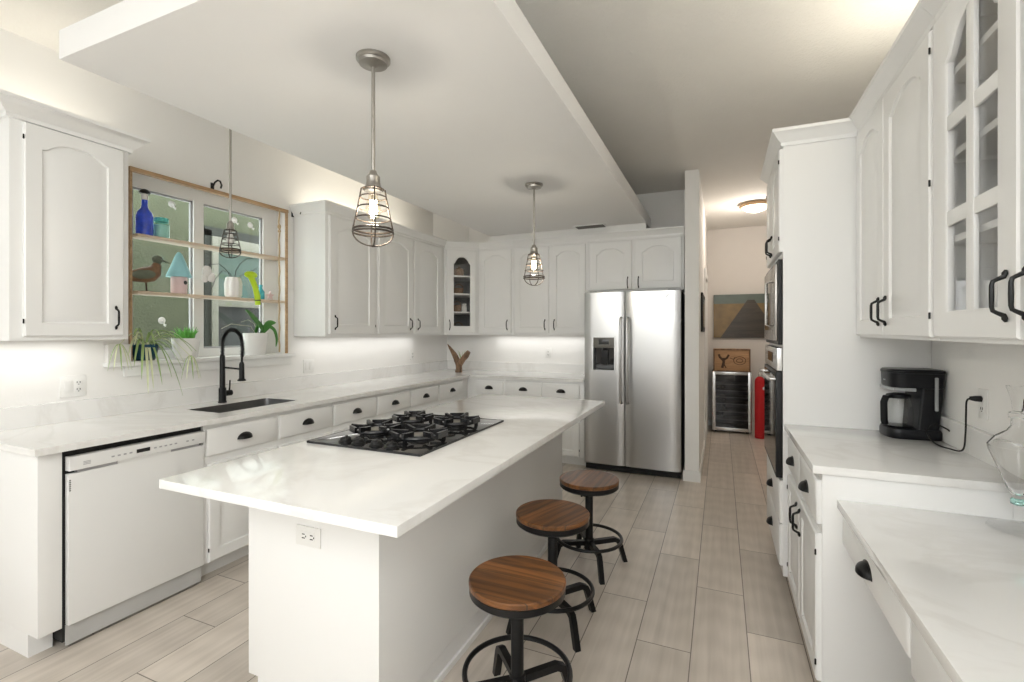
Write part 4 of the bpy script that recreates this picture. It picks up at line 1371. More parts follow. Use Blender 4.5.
hd = MB().ball((0, 0.068, 0.212), 0.030, (0.8, 1.05, 0.95), 16, 10)
hd.build('head', M['duckgreen'], dk)
MB().tube([(0, 0.09, 0.212), (0, 0.115, 0.205), (0, 0.142, 0.196)], [0.012, 0.008, 0.003], 8, flat=0.7).build('bill', M['duckgreen'], dk)
MB().ball((0.024, 0.078, 0.22), 0.0045, seg=8, rings=6).ball((-0.024, 0.078, 0.22), 0.0045, seg=8, rings=6).build('eye', M['slot'], dk)
for s in (-1, 1):
    wv = MB()
    wv.ball((0, 0, 0), 0.07, (0.14, 1.0, 0.42), 14, 8)
    wv.build('wing', M['duckgreen'], dk, (s * 0.033, -0.03, 0.105), (0.12, 0, 0))
MB().tube([(0, 0.0, 0.06), (0, 0.004, 0.004)], 0.005, 8).build('leg', M['darkwood'], dk)
MB().box(-0.02, 0.02, -0.03, 0.035, 0.0, 0.005, 0.001).build('stand', M['darkwood'], dk)

bh = thing('birdhouse', 'pale pink birdhouse with powder-blue cone roof on the lower window shelf', 'ornament', (XS, 2.062, Z2))
MB().lathe([(0.045, 0), (0.047, 0.004), (0.047, 0.118)], n=28).build('house', M['pinkpaint'], bh)
MB().lathe([(0.074, 0.112), (0.073, 0.120), (0.048, 0.185), (0.022, 0.258), (0.012, 0.275), (0.003, 0.28)], n=32).build('roof', M['bluepaint'], bh)
ho = MB().tube([(0.044, 0.012, 0.075), (0.0485, 0.0135, 0.075)], 0.013, 16)
ho.build('entrance_hole', M['slot'], bh)

vs = thing('vase', 'white ribbed ceramic vase holding wiry dark twigs on the lower window shelf', 'vase', (XS, 2.452, Z2))
va = MB()
va.rings([[(r * (1 + 0.05 * math.cos(8 * 2 * PI * i / 48)) * math.cos(2 * PI * i / 48), r * (1 + 0.05 * math.cos(8 * 2 * PI * i / 48)) * math.sin(2 * PI * i / 48), z) for i in range(48)]
          for r, z in ((0.048, 0), (0.055, 0.02), (0.058, 0.10), (0.050, 0.14), (0.046, 0.15), (0.042, 0.15), (0.045, 0.12), (0.03, 0.02))])
va.build('vase_body', M['ceramic'], vs)
tw = MB()
tw.tube([(0, -0.01, 0.12), (0.01, -0.05, 0.19), (0.02, -0.12, 0.235), (0.03, -0.20, 0.22), (0.03, -0.235, 0.16)], 0.0028, 5)
tw.tube([(0, 0.0, 0.12), (0.01, -0.03, 0.18), (0.02, -0.10, 0.19), (0.03, -0.16, 0.12), (0.035, -0.19, 0.05)], 0.0025, 5)
tw.tube([(0, 0.01, 0.12), (0.0, 0.02, 0.20), (0.01, 0.05, 0.26), (0.02, 0.10, 0.305), (0.02, 0.15, 0.31)], 0.0028, 5)
tw.tube([(0, 0.02, 0.12), (0.0, 0.06, 0.17), (0.01, 0.13, 0.20), (0.01, 0.19, 0.245)], 0.0025, 5)
tw.build('twigs', M['wire'], vs)
wf = MB()
for dy, dz, r in ((-0.22, 0.17, 0.035), (-0.19, 0.13, 0.03), (-0.235, 0.12, 0.026)):
    wf.ball((0.03, dy, dz), r, (0.3, 1, 1.2), 10, 8)
wf.build('white_blossom', M['ceramic'], vs)

lm = thing('figurine', 'lime green mushroom-topped ornament hanging over the lower window shelf', 'ornament', (-3.262, 2.565, 1.63))
MB().tube([(0, 0.04, -0.02), (0, 0.035, 0.05), (0, 0.015, 0.12), (0, -0.01, 0.175), (0, -0.03, 0.2)], [0.020, 0.022, 0.020, 0.022, 0.020], 10).build('stem', M['lime'], lm)
MB().ball((0, -0.02, 0.205), 0.055, (0.35, 1.0, 0.5), 16, 10).build('cap', M['lime'], lm)
MB().tube([(0, 0.04, 0.012), (0, 0.0395, 0.020)], 0.0235, 12).build('dark_band', M['slot'], lm)

ab = thing('bottle', 'tiny aqua glass bottle on the lower window shelf', 'bottle', (XS, 2.685, Z2))
MB().lathe([(0.026, 0), (0.028, 0.006), (0.028, 0.06), (0.014, 0.082), (0.011, 0.10)], n=20).build('glass_body', M['aqua'], ab)
MB().lathe([(0.014, 0.10), (0.014, 0.115), (0.006, 0.118)], n=14).build('stopper', M['aqua'], ab)

sf = MB()
pts = []
for i in range(10):
    a = PI / 2 + 2 * PI * i / 10
    r = 0.038 if i % 2 == 0 else 0.016
    pts.append((r * math.cos(a), 0.034 + r * math.sin(a)))
sf.rings([[(-0.006, y, z) for y, z in pts], [(0.0, y, z * 1.0) for y, z in pts], [(0.006, y, z) for y, z in pts]])
sfo = sf.build('starfish', M['pinkpaint'], None, (XS, 2.77, Z2 + 0.001))
tag(sfo, 'small pink starfish standing on the lower window shelf, right end', 'ornament')


def blade(mb, base_, d, L, w, droop, up, n=10):
    """arching leaf blade: base point, heading angle (xy), length, width, droop, initial rise"""
    c, s = math.cos(d), math.sin(d)
    A, B, Cc = [], [], []
    for i in range(n + 1):
        t = i / n
        x = base_[0] + c * L * t
        y = base_[1] + s * L * t
        z = base_[2] + up * t - droop * t * t
        ww = w * (0.35 + 1.3 * t) * (1 - t) ** 0.6 if t < 1 else 0.0005
        ww = max(ww, 0.0006)
        A.append((x - s * ww, y + c * ww, z + 0.003))
        Cc.append((x, y, z))
        B.append((x + s * ww, y - c * ww, z + 0.003))
    mb.rings([[a, m, b, (m[0], m[1], m[2] - 0.0015)] for a, m, b in zip(A, Cc, B)])


XSILL = -3.318
spd = thing('spider_plant', 'trailing striped spider plant in a teal pot on the window sill', 'plant', (XSILL, 1.845, ZS))
MB().lathe([(0.052, 0), (0.058, 0.01), (0.075, 0.085), (0.076, 0.10), (0.070, 0.10), (0.068, 0.085), (0.03, 0.08)], n=28).build('pot', M['teal'], spd)
MB().lathe([(0.068, 0.084), (0.001, 0.09)], n=20, cap0=False).build('soil', M['soil'], spd)
sp = MB()
random.seed(11)
leaves = [(-0.95, 0.17, 0.30, 0.34), (-0.80, 0.16, 0.26, 0.36), (-0.6, 0.14, 0.22, 0.40), (-0.2, 0.13, 0.20, 0.44), (0.15, 0.13, 0.18, 0.40), (0.5, 0.15, 0.20, 0.38),
          (0.75, 0.20, 0.27, 0.36), (0.85, 0.24, 0.32, 0.34), (0.95, 0.26, 0.28, 0.30), (1.0, 0.20, 0.34, 0.30), (-0.9, 0.12, 0.36, 0.28), (0.82, 0.19, 0.20, 0.34),
          (-0.85, 0.13, 0.33, 0.30), (0.0, 0.09, 0.34, 0.32), (0.9, 0.14, 0.33, 0.26), (-0.4, 0.15, 0.17, 0.44), (0.65, 0.20, 0.18, 0.48), (0.3, 0.10, 0.36, 0.30)]
for i, (d, L, up, droop) in enumerate(leaves):
    sp.mi = 0 if i % 3 else 1
    blade(sp, (0.012 * math.cos(d), 0.012 * math.sin(d), 0.09), d, L, 0.0105, droop + 0.02, up)
# runners with plantlets reaching toward the cabinet side
for (ex, ey, ez) in ((0.12, -0.20, 0.105), (0.13, 0.20, 0.02)):
    sp.mi = 1
    sp.tube([(0, 0, 0.09), (ex * 0.4, ey * 0.5, 0.17), (ex, ey, ez)], 0.002, 5)
    for q in range(6):
        sp.mi = q % 2
        blade(sp, (ex, ey, ez), q * 0.6 - 1.5, 0.06, 0.006, 0.17, 0.02)
sp.build('foliage', [M['spider'], M['spiderpale']], spd)

al = thing('succulent', 'bright green succulent in a white pot in the middle of the window sill', 'plant', (XSILL, 2.10, ZS))
MB().lathe([(0.062, 0), (0.066, 0.006), (0.084, 0.125), (0.084, 0.135), (0.078, 0.135), (0.074, 0.118), (0.03, 0.115)], n=28).build('pot', M['ceramic'], al)
MB().lathe([(0.074, 0.12), (0.001, 0.126)], n=20, cap0=False).build('soil', M['soil'], al)
am = MB()
for i in range(22):
    a = i * 2.4
    t = 0.3 + 0.7 * (i / 22)
    r0 = 0.05 * t
    am.tube([(r0 * math.cos(a), r0 * math.sin(a), 0.12), (r0 * 1.3 * math.cos(a), r0 * 1.3 * math.sin(a), 0.165), ((r0 * 1.6 + 0.012) * math.cos(a), (r0 * 1.6 + 0.012) * math.sin(a), 0.19 + 0.03 * (1 - t) + 0.012 * math.sin(i * 3))], [0.011, 0.009, 0.001], 6, flat=0.5)
am.build('foliage', M['aloe'], al)

orc = thing('orchid', 'broad-leaved orchid in a white pot at the right end of the window sill', 'plant', (XSILL, 2.63, ZS))
MB().lathe([(0.070, 0), (0.074, 0.006), (0.088, 0.15), (0.088, 0.168), (0.081, 0.168), (0.078, 0.15), (0.03, 0.14)], n=28).build('pot', M['ceramic'], orc)
MB().lathe([(0.078, 0.155), (0.06, 0.162), (0.001, 0.165)], n=20, cap0=False).build('soil', M['soil'], orc)
om = MB()


def broad_leaf(mb, path, w, th=0.004, face=(1, 0, 0.3)):
    """thick leaf along a path, its flat side turned toward `face`"""
    P = smooth_path(path, 5)
    fv = Vector(face).normalized()
    R = []
    n = len(P)
    for i, p in enumerate(P):
        t = i / (n - 1)
        tan = (P[min(i + 1, n - 1)] - P[max(i - 1, 0)]).normalized()
        side = tan.cross(fv).normalized()
        nrm = side.cross(tan).normalized()
        ww = max(0.002, w * (math.sin(PI * min(1, 0.12 + 0.88 * t)) ** 0.7))
        R.append([p + side * ww * math.cos(a) + nrm * th * math.sin(a) + nrm * (0.25 * ww * abs(math.cos(a))) for a in [2 * PI * k / 10 for k in range(10)]])
    mb.rings(R)


broad_leaf(om, [(0.0, 0.05, 0.165), (0.02, 0.04, 0.20), (0.04, -0.02, 0.25), (0.06, -0.10, 0.315), (0.07, -0.14, 0.34)], 0.026)
broad_leaf(om, [(0.0, 0.05, 0.165), (0.02, 0.07, 0.21), (0.03, 0.10, 0.245), (0.04, 0.15, 0.25)], 0.028)
broad_leaf(om, [(0.01, 0.06, 0.165), (0.03, 0.09, 0.215), (0.05, 0.125, 0.19), (0.06, 0.14, 0.12), (0.06, 0.135, 0.06)], 0.016)
broad_leaf(om, [(0.0, 0.0, 0.165), (0.02, -0.01, 0.20), (0.03, 0.0, 0.25)], 0.016)
om.build('foliage', M['leaf'], orc)
MB().tube([(0.0, 0.02, 0.16), (0.01, -0.02, 0.24), (0.02, -0.08, 0.27), (0.05, -0.16, 0.25)], 0.003, 6).tube([(0.0, 0.0, 0.16), (0.01, -0.05, 0.22), (0.02, -0.22, 0.235), (0.03, -0.30, 0.20)], 0.003, 6).build('flower_stem', M['duckpale'], orc)

bx = thing('planter_box', 'whitewashed small wooden box at the left end of the window sill', 'box', (-3.2675, 1.685, ZS))
p_ = MB()
p_.box(-0.02, 0.02, -0.07, 0.048, 0.0, 0.008)
p_.box(-0.02, -0.015, -0.07, 0.048, 0.008, 0.105)
p_.box(0.015, 0.02, -0.07, 0.048, 0.008, 0.105)
p_.box(-0.015, 0.015, -0.07, -0.064, 0.008, 0.105)
p_.box(-0.015, 0.015, 0.042, 0.048, 0.008, 0.105)
p_.build('box_body', M['whitecloth'], bx)

# ------------------------------------------------------------------ right side: tall oven cabinet
TY0, TY1 = 2.93, 3.69
XT = 0.306
tc_ = thing('oven_cabinet', 'tall white cabinet housing the built-in ovens', 'cabinet', (XT, TY1, 0), RR_)
TW, TD = TY1 - TY0, XR - XT - 0.002
b_ = MB()
b_.box(0, 0.02, 0, TD, 0.1, 2.395)
b_.box(TW - 0.02, TW, 0, TD, 0.1, 2.395)
for z0, z1 in ((0.1, 0.64), (1.80, 2.395), (1.32, 1.335)):
    b_.box(0.02, TW - 0.02, 0, TD, z0, z1)
b_.box(0.02, TW - 0.02, TD - 0.02, TD, 0.64, 1.80)
b_.build('body', M['white'], tc_)
MB().box(0, TW, 0.07, TD, 0, 0.1).build('toe_kick', M['white'], tc_)
make_door(tc_, 0.02, TW / 2 - 0.003, 1.835, 2.385, 0.05, hx=TW / 2 - 0.035, hz=1.92, hinge_x=0.016)
make_door(tc_, TW / 2 + 0.003, TW - 0.006, 1.835, 2.385, 0.05, hx=TW / 2 + 0.035, hz=1.92, hinge_x=TW - 0.002)
make_drawer(tc_, 0.02, TW - 0.012, 0.378, 0.605)
make_drawer(tc_, 0.02, TW - 0.012, 0.15, 0.37)
crown(tc_, TW, TD - 0.3, 2.395, True, True, sc=1.05, zs=1.0)

# built-in microwave and wall oven (each can be pulled out)
mw = thing('microwave_oven', 'built-in stainless microwave above the wall oven', 'microwave', (XT, TY1 - 0.021, 1.336), RR_)
OW = TW - 0.042
MB().box(0.01, OW - 0.01, 0.002, 0.45, 0.001, 0.455).build('case', M['blackmat'], mw)
MB().box(-0.015, OW + 0.015, -0.022, -0.001, 0.0, 0.46, 0.003).build('trim_frame', M['blackmat'], mw)
MB().box(0.0, OW * 0.76, -0.034, -0.0225, 0.02, 0.44, 0.003).build('door', M['darksteel'], mw)
MB().box(0.05, OW * 0.66, -0.0353, -0.0341, 0.08, 0.38).build('door_window', M['blackglass'], mw)
MB().box(OW * 0.77, OW - 0.01, -0.034, -0.0225, 0.02, 0.44, 0.003).build('control_panel', M['darksteel'], mw)
MB().tube([(OW * 0.72, -0.034, 0.10), (OW * 0.72, -0.062, 0.11), (OW * 0.72, -0.062, 0.35), (OW * 0.72, -0.034, 0.36)], 0.008, 8).build('handle', M['steelh'], mw)
ov = thing('wall_oven', 'built-in black glass and stainless wall oven below the microwave', 'oven', (XT, TY1 - 0.021, 0.641), RR_)
MB().box(0.01, OW - 0.01, 0.002, 0.55, 0.001, 0.675).build('case', M['blackmat'], ov)
MB().box(-0.015, OW + 0.015, -0.028, -0.001, 0.555, 0.677, 0.003).build('control_panel', M['steelh'], ov)
MB().box(OW * 0.3, OW * 0.7, -0.0295, -0.0281, 0.59, 0.645).build('display', M['blackglass'], ov)
MB().box(-0.012, OW + 0.012, -0.032, -0.001, -0.02, 0.548, 0.003).build('door', M['blackmat'], ov)
MB().box(-0.002, OW + 0.002, -0.0335, -0.0321, 0.0, 0.53).build('door_glass', M['blackglass'], ov)
hn = MB().tube([(0.05, -0.032, 0.505), (0.05, -0.055, 0.505), (0.06, -0.062, 0.505), (OW - 0.06, -0.062, 0.505), (OW - 0.05, -0.055, 0.505), (OW - 0.05, -0.032, 0.505)], 0.010, 10)
hn.build('handle', M['steelh'], ov)

# fire extinguisher standing at the end of the corridor
fe = thing('fire_extinguisher', 'tall red fire extinguisher with silver head standing beside the wine cooler', 'fire extinguisher', (0.475, 7.10, 0))
MB().lathe([(0.058, 0.0), (0.063, 0.006), (0.063, 0.74), (0.056, 0.775), (0.036, 0.80), (0.018, 0.81)], n=28).build('cylinder', M['red'], fe)
MB().lathe([(0.018, 0.811), (0.020, 0.83), (0.022, 0.86), (0.014, 0.875)], n=18).build('valve', M['chrome'], fe)
MB().beam([(0.0, 0, 0.868), (0.05, -0.01, 0.885), (0.115, -0.02, 0.875)], 0.022, 0.010).beam([(0.0, 0, 0.845), (0.05, -0.01, 0.842), (0.11, -0.02, 0.83)], 0.022, 0.010).build('squeeze_handle', M['chrome'], fe)
MB().tube(smooth_path([(0.0, -0.02, 0.85), (0.04, -0.05, 0.86), (0.075, -0.05, 0.80), (0.078, -0.045, 0.60), (0.080, -0.045, 0.35), (0.085, -0.045, 0.10), (0.10, -0.045, 0.03)]), 0.010, 8).build('hose', M['whitecloth'], fe)
MB().tube([(0.045, -0.0445, 0.66), (0.047, -0.047, 0.66)], 0.022, 16).build('round_label', M['plate'], fe)

# ------------------------------------------------------------------ right base cabinet, worktop
XB = 0.345
BY0, BY1 = 2.085, 2.928
rb = base('white base cabinet with two drawers and two doors under the coffee maker', (XB, BY1), RR_, BY1 - BY0, XR - XB - 0.002,
          [dict(x0=0.02, x1=0.41, z0=0.105, z1=0.655, rise=0, hx=0.375, hz=0.56, hinge_x=0.016),
           dict(x0=0.432, x1=0.828, z0=0.105, z1=0.655, rise=0, hx=0.468, hz=0.56, hinge_x=0.832)],
          [(0.02, 0.41, 0.69, 0.855), (0.432, 0.828, 0.69, 0.855)])
rw = thing('worktop', 'short white quartz worktop carrying the coffee maker', 'countertop', (0.312, 2.068, 0.8845))
MB().box(0, XR - 0.001 - 0.312, 0, TY0 - 0.001 - 2.068, 0, 0.03, 0.002).build('slab', M['quartz'], rw)
MB().box(XR - 0.021 - 0.312, XR - 0.001 - 0.312, 0.0, 0.42, 0.0305, 0.14).box(XR - 0.021 - 0.312, XR - 0.001 - 0.312, 0.422, TY0 - 0.001 - 2.068, 0.0305, 0.14).build('upstand', M['quartz'], rw)

# desk: lower worktop, apron drawer, near pedestal
dsk = thing('desk_worktop', 'lower white quartz desk top in the right foreground', 'countertop', (0.39, -0.4, 0.765))
MB().box(0, XR - 0.001 - 0.39, 0, 2.083 + 0.4, 0, 0.03, 0.002).build('slab', M['quartz'], dsk)
MB().box(XR - 0.021 - 0.39, XR - 0.001 - 0.39, 0, 2.083 + 0.4, 0.0305, 0.10).build('upstand', M['quartz'], dsk)
XD = 0.425
kd = thing('desk_drawer_unit', 'white desk drawer with black cup pull over the knee space', 'drawer', (XD, 2.084, 0), RR_)
MB().box(0, 0.67, 0, XR - XD - 0.002, 0.66, 0.7645).build('apron', M['white'], kd)
make_drawer(kd, 0.004, 0.664, 0.634, 0.755)
pd = base('white desk pedestal cabinet at the right foreground edge', (XD, 1.412), RR_, 1.7, XR - XD - 0.002,
          [dict(x0=0.012, x1=0.84, z0=0.105, z1=0.585, rise=0, hx=0.79, hz=0.5, hinge_x=0.008), dict(x0=0.86, x1=1.69, z0=0.105, z1=0.585, rise=0, hx=0.91, hz=0.5, hinge_x=1.694)],
          [(0.012, 0.84, 0.605, 0.755), (0.86, 1.69, 0.605, 0.755)], z1=0.7645, name='desk_pedestal')

# ------------------------------------------------------------------ right upper cabinets
XU = 0.645
dR = XR - XU - 0.002
HR = 2.405 - 1.378
r1 = upper('tall double-door white wall cabinet above the coffee maker', (XU, 2.928), RR_, 0.962,
           [dict(x0=0.02, x1=0.456, z0=0.012, z1=HR - 0.012, hx=0.412, hz=0.115, rise=0.05, nh=3, stile=0.07),
            dict(x0=0.464, x1=0.945, z0=0.012, z1=HR - 0.012, hx=0.508, hz=0.115, hinge_x=0.950, rise=0.05, nh=3, stile=0.07)],
           z0=1.378, z1=2.405, d=dR, zs=1.0)


def open_cab(label, y1, w, doors, light=True):
    c = thing('wall_cabinet', label, 'cabinet', (XU, y1, 1.378), RR_)
    b = MB()
    b.box(0, 0.016, 0, dR, 0, HR)
    b.box(w - 0.016, w, 0, dR, 0, HR)
    b.box(0.016, w - 0.016, 0, dR, 0, 0.018)
    b.box(0.016, w - 0.016, 0, dR, HR - 0.018, HR)
    b.box(0.016, w - 0.016, dR - 0.012, dR, 0.018, HR - 0.018)
    b.build('body', M['white'], c)
    for z in (0.312, 0.572, 0.822):
        MB().box(0.017, w - 0.017, 0.008, dR - 0.013, z - 0.010, z + 0.010).build('shelf', M['white'], c)
    for d in doors: make_door(c, **d)
    crown(c, w, dR, HR, False, False)
    return c


open_cab('white wall cabinet with arched six-pane glass door, upper right', 1.964, 0.50,
         [dict(x0=0.012, x1=0.49, z0=0.012, z1=HR - 0.012, rise=0.10, kind='glass', stile=0.072, hx=0.452, hz=0.115, nh=3, grid=(2, 3, 0.045), stiles=(0.085, 0.085))])
open_cab('white wall cabinet cut off by the right edge of the photo, handle just in view', 1.462, 0.50,
         [dict(x0=0.010, x1=0.488, z0=0.012, z1=HR - 0.012, rise=0.10, kind='glass', stile=0.072, hx=0.034, hz=0.115, hinge_x=0.492, nh=3, grid=(2, 3, 0.045), stiles=(0.085, 0.085))])

# stemmed glasses inside the glass cabinet
gl = None
for i, (x, y) in enumerate(((0.80, 1.60), (0.80, 1.71), (0.80, 1.82))):
    lab = ('stemmed glass nearest the camera on the glass cabinet bottom', 'stemmed glass in the middle on the glass cabinet bottom', 'stemmed glass farthest from the camera on the glass cabinet bottom')[i]
    if gl is None:
        gl = thing('wine_glass', lab, 'glass', (x, y, 1.3965), group='stemmed glasses in the glass cabinet')
        MB().lathe([(0.034, 0.0), (0.034, 0.002), (0.006, 0.006), (0.004, 0.02), (0.004, 0.08), (0.012, 0.09)], n=20).build('stem', M['crystal'], gl)
        MB().lathe([(0.012, 0.09), (0.030, 0.105), (0.038, 0.135), (0.036, 0.17), (0.031, 0.195)], n=20, cap1=False).build('bowl', M['crystal'], gl)
    else:
        copy_tree(gl, lab, (x, y, 1.3965))

# ------------------------------------------------------------------ coffee maker
cm = thing('coffee_maker', 'black drip coffee maker on the short right worktop', 'coffee maker', (0.815, 2.815, 0.915), 0.10)
# local x toward the wall (+), front with the carafe at -x


def rr_poly(pts, rad, n=5):
    out = []
    m = len(pts)
    for i in range(m):
        p, a, b = Vector((*pts[i], 0)), Vector((*pts[i - 1], 0)), Vector((*pts[(i + 1) % m], 0))
        r = rad[i]
        if r <= 0:
            out.append(pts[i])
            continue
        u, v = (a - p).normalized(), (b - p).normalized()
        for k in range(n + 1):
            t = k / n
            q = (p + u * r) * (1 - t) ** 2 + p * 2 * t * (1 - t) + (p + v * r) * t ** 2
            out.append((q.x, q.y))
    return out


bp = rr_poly([(-0.105, -0.085), (0.095, -0.085), (0.095, 0.085), (-0.105, 0.085)], [0.055, 0.02, 0.02, 0.055])
q = MB()
q.rings([[(x * k, y * k, z) for x, y in bp] for k, z in ((0.98, 0), (1.0, 0.006), (1.0, 0.034), (0.96, 0.045))])
q.build('base', M['coffee'], cm)
tp = rr_poly([(0.0, -0.080), (0.088, -0.080), (0.088, 0.080), (0.0, 0.080)], [0.01, 0.03, 0.03, 0.01])
q = MB()
q.rings([[(x + (z - 0.045) * 0.08, y * (1 + (z - 0.045) * 0.25), z) for x, y in tp] for z in (0.0455, 0.12, 0.2335)])
q.build('tower', M['coffee'], cm)
hp = rr_poly([(-0.10, -0.083), (0.106, -0.083), (0.106, 0.083), (-0.10, 0.083)], [0.06, 0.03, 0.03, 0.06])
q = MB()
q.rings([[(x * k, y * k, z) for x, y in hp] for k, z in ((0.95, 0.234), (0.985, 0.242), (1.0, 0.30))])
q.build('brew_head', M['coffee'], cm)
q = MB()
q.rings([[(x * k, y * k, z) for x, y in hp] for k, z in ((1.0, 0.3005), (1.03, 0.304), (1.03, 0.311), (0.97, 0.318))])
q.build('lid', M['coffee'], cm)
MB().box(-0.092, -0.005, -0.078, 0.078, 0.218, 0.2335, 0.003).build('filter_holder', M['gauge'], cm)
MB().box(0.058, 0.071, -0.094, -0.086, 0.135, 0.285, 0.003).build('water_gauge', M['gauge'], cm)
MB().lathe([(0.058, 0.0455), (0.060, 0.050), (0.055, 0.052)], n=28).build('hot_plate', M['blackmat'], cm, (-0.045, 0, 0))
cf = MB().lathe([(0.050, 0.0525), (0.056, 0.06), (0.060, 0.09), (0.056, 0.13), (0.046, 0.165), (0.043, 0.18)], n=28, cap1=False).build('carafe', M['crystal'], cm, (-0.045, 0, 0))
MB().lathe([(0.045, 0.18), (0.047, 0.185), (0.046, 0.195), (0.02, 0.203)], n=28).build('carafe_lid', M['coffee'], cf)
ch = MB().beam([(-0.035, -0.025, 0.19), (-0.066, -0.047, 0.188), (-0.077, -0.055, 0.165), (-0.075, -0.053, 0.08), (-0.070, -0.050, 0.062)], 0.024, 0.014)
ch.build('carafe_handle', M['coffee'], cf)
mkx = MB().box(-0.1005, -0.1, -0.012, 0.012, 0.262, 0.268)
mkx.build('badge', M['gauge'], cm)
# outlet on the right wall and the cord to it
wallplate('single white outlet on the right wall with the coffee maker plugged in', (XR, 2.43, 1.128), RR_)
cd = MB()
ca, sa = math.cos(0.10), math.sin(0.10)


def to_cm(p):
    dx, dy = p[0] - 0.815, p[1] - 2.815
    return (dx * ca + dy * sa, -dx * sa + dy * ca, p[2] - 0.915)


wp = [(0.90, 2.85, 0.995), (0.925, 2.78, 1.0), (0.922, 2.70, 0.97), (0.90, 2.665, 0.985), (0.865, 2.70, 1.0), (0.84, 2.69, 0.965), (0.85, 2.64, 0.925), (0.875, 2.56, 0.9195), (0.895, 2.50, 0.93),
      (0.895, 2.475, 1.0), (0.893, 2.465, 1.08), (0.89, 2.45, 1.135), (0.90, 2.435, 1.147)]


co = MB().tube([to_cm(p) for p in smooth_path(wp)], 0.0034, 6).build('power_cord', M['blackmat'], cm)
MB().tube([to_cm((0.893, 2.437, 1.147)), to_cm((0.908, 2.43, 1.147)), to_cm((0.9255, 2.43, 1.147))], [0.007, 0.011, 0.012], 10).build('plug', M['blackmat'], co)

# ------------------------------------------------------------------ glass decanter on the desk
dc = thing('decanter', 'tall clear glass decanter with flared stopper on the desk top', 'decanter', (0.845, 1.985, 0.7955))
dc.scale = (1.05, 1.05, 1.11)
MB().lathe([(0.068, 0.0), (0.070, 0.003), (0.060, 0.008), (0.022, 0.016), (0.012, 0.03), (0.012, 0.068)], n=36).build('foot', M['clear'], dc)
MB().lathe([(0.012, 0.0685), (0.018, 0.072), (0.018, 0.084), (0.012, 0.0875)], n=28).build('teal_collar', M['tealglass'], dc)
MB().lathe([(0.012, 0.088), (0.026, 0.115), (0.045, 0.165), (0.066, 0.22), (0.068, 0.232), (0.052, 0.256), (0.026, 0.275), (0.017, 0.29), (0.017, 0.31),
            (0.0145, 0.31), (0.0145, 0.29), (0.0235, 0.2735), (0.0495, 0.254), (0.0652, 0.231), (0.0632, 0.22), (0.0425, 0.166), (0.0235, 0.117), (0.006, 0.098)], n=40).build('body', M['solidglass'], dc)
MB().lathe([(0.022, 0.311), (0.022, 0.325), (0.013, 0.33), (0.016, 0.36), (0.026, 0.395), (0.027, 0.40)], n=28).build('stopper', M['solidglass'], dc)
MB().tube([(0.012, -0.024, 0.395), (0.016, -0.026, 0.36), (0.014, -0.022, 0.335)], 0.004, 6).build('hanging_tag', M['greymark'], dc)

# ------------------------------------------------------------------ corridor
hl = thing('ceiling_lamp', 'glowing flush ceiling lamp with wooden rim in the corridor', 'lamp', (0.375, 6.35, ZC))
MB().lathe([(0.10, -0.05), (0.165, -0.045), (0.175, -0.03), (0.17, -0.012), (0.14, 0.0)], n=40).build('rim', M['tanwood'], hl)
MB().lathe([(0.004, -0.105), (0.05, -0.10), (0.10, -0.082), (0.14, -0.052), (0.145, -0.0455)], n=40).build('dome', M['dome'], hl)
MB().ball((0, 0, -0.112), 0.008, seg=10, rings=8).build('finial', M['nickel'], hl)
point('corridor_lamp_glow', (0.375, 6.35, 2.70), 10, (1.0, 0.90, 0.80), 0.10)

wc = thing('wine_cooler', 'stainless framed glass-door wine cooler at the end of the corridor', 'wine cooler', (-0.11, 7.27, 0))
CW, CH, CD = 0.50, 0.845, 0.45
b_ = MB()
b_.box(0, 0.02, 0.035, CD, 0.02, CH)
b_.box(CW - 0.02, CW, 0.035, CD, 0.02, CH)
b_.box(0.02, CW - 0.02, 0.035, CD, CH - 0.02, CH)
b_.box(0.02, CW - 0.02, 0.035, CD, 0.02, 0.06)
b_.box(0.02, CW - 0.02, CD - 0.02, CD, 0.06, CH - 0.02)
for x in (0.03, CW - 0.07):
    for y in (0.06, CD - 0.08):
        b_.box(x, x + 0.04, y, y + 0.04, 0, 0.02)
b_.build('case', M['wineint'], wc)
fr = MB()
for x0, x1, z0, z1 in ((0, 0.045, 0.03, CH), (CW - 0.045, CW, 0.03, CH), (0.045, CW - 0.045, 0.03, 0.075), (0.045, CW - 0.045, CH - 0.04, CH)):
    fr.box(x0, x1, 0.0, 0.033, z0, z1, 0.002)
do = fr.build('door_frame', M['steelh'], wc)
MB().box(0.045, CW - 0.045, 0.010, 0.016, 0.075, CH - 0.04).build('door_glass', glass_mat('smoked_cooler_glass', (0.55, 0.55, 0.58)), do)
for z in (0.17, 0.28, 0.39, 0.48, 0.57, 0.66):
    MB().box(0.022, CW - 0.022, 0.045, 0.06, z, z + 0.012).box(0.022, CW - 0.022, 0.06, CD - 0.03, z, z + 0.004).build('wire_shelf', M['shelfwire'], wc)
bot = None
k = 0
LB = ['wine bottle lying low in the cooler, left side', 'wine bottle lying in the cooler, second shelf up', 'wine bottle lying in the cooler, middle height', 'wine bottle lying high in the cooler']
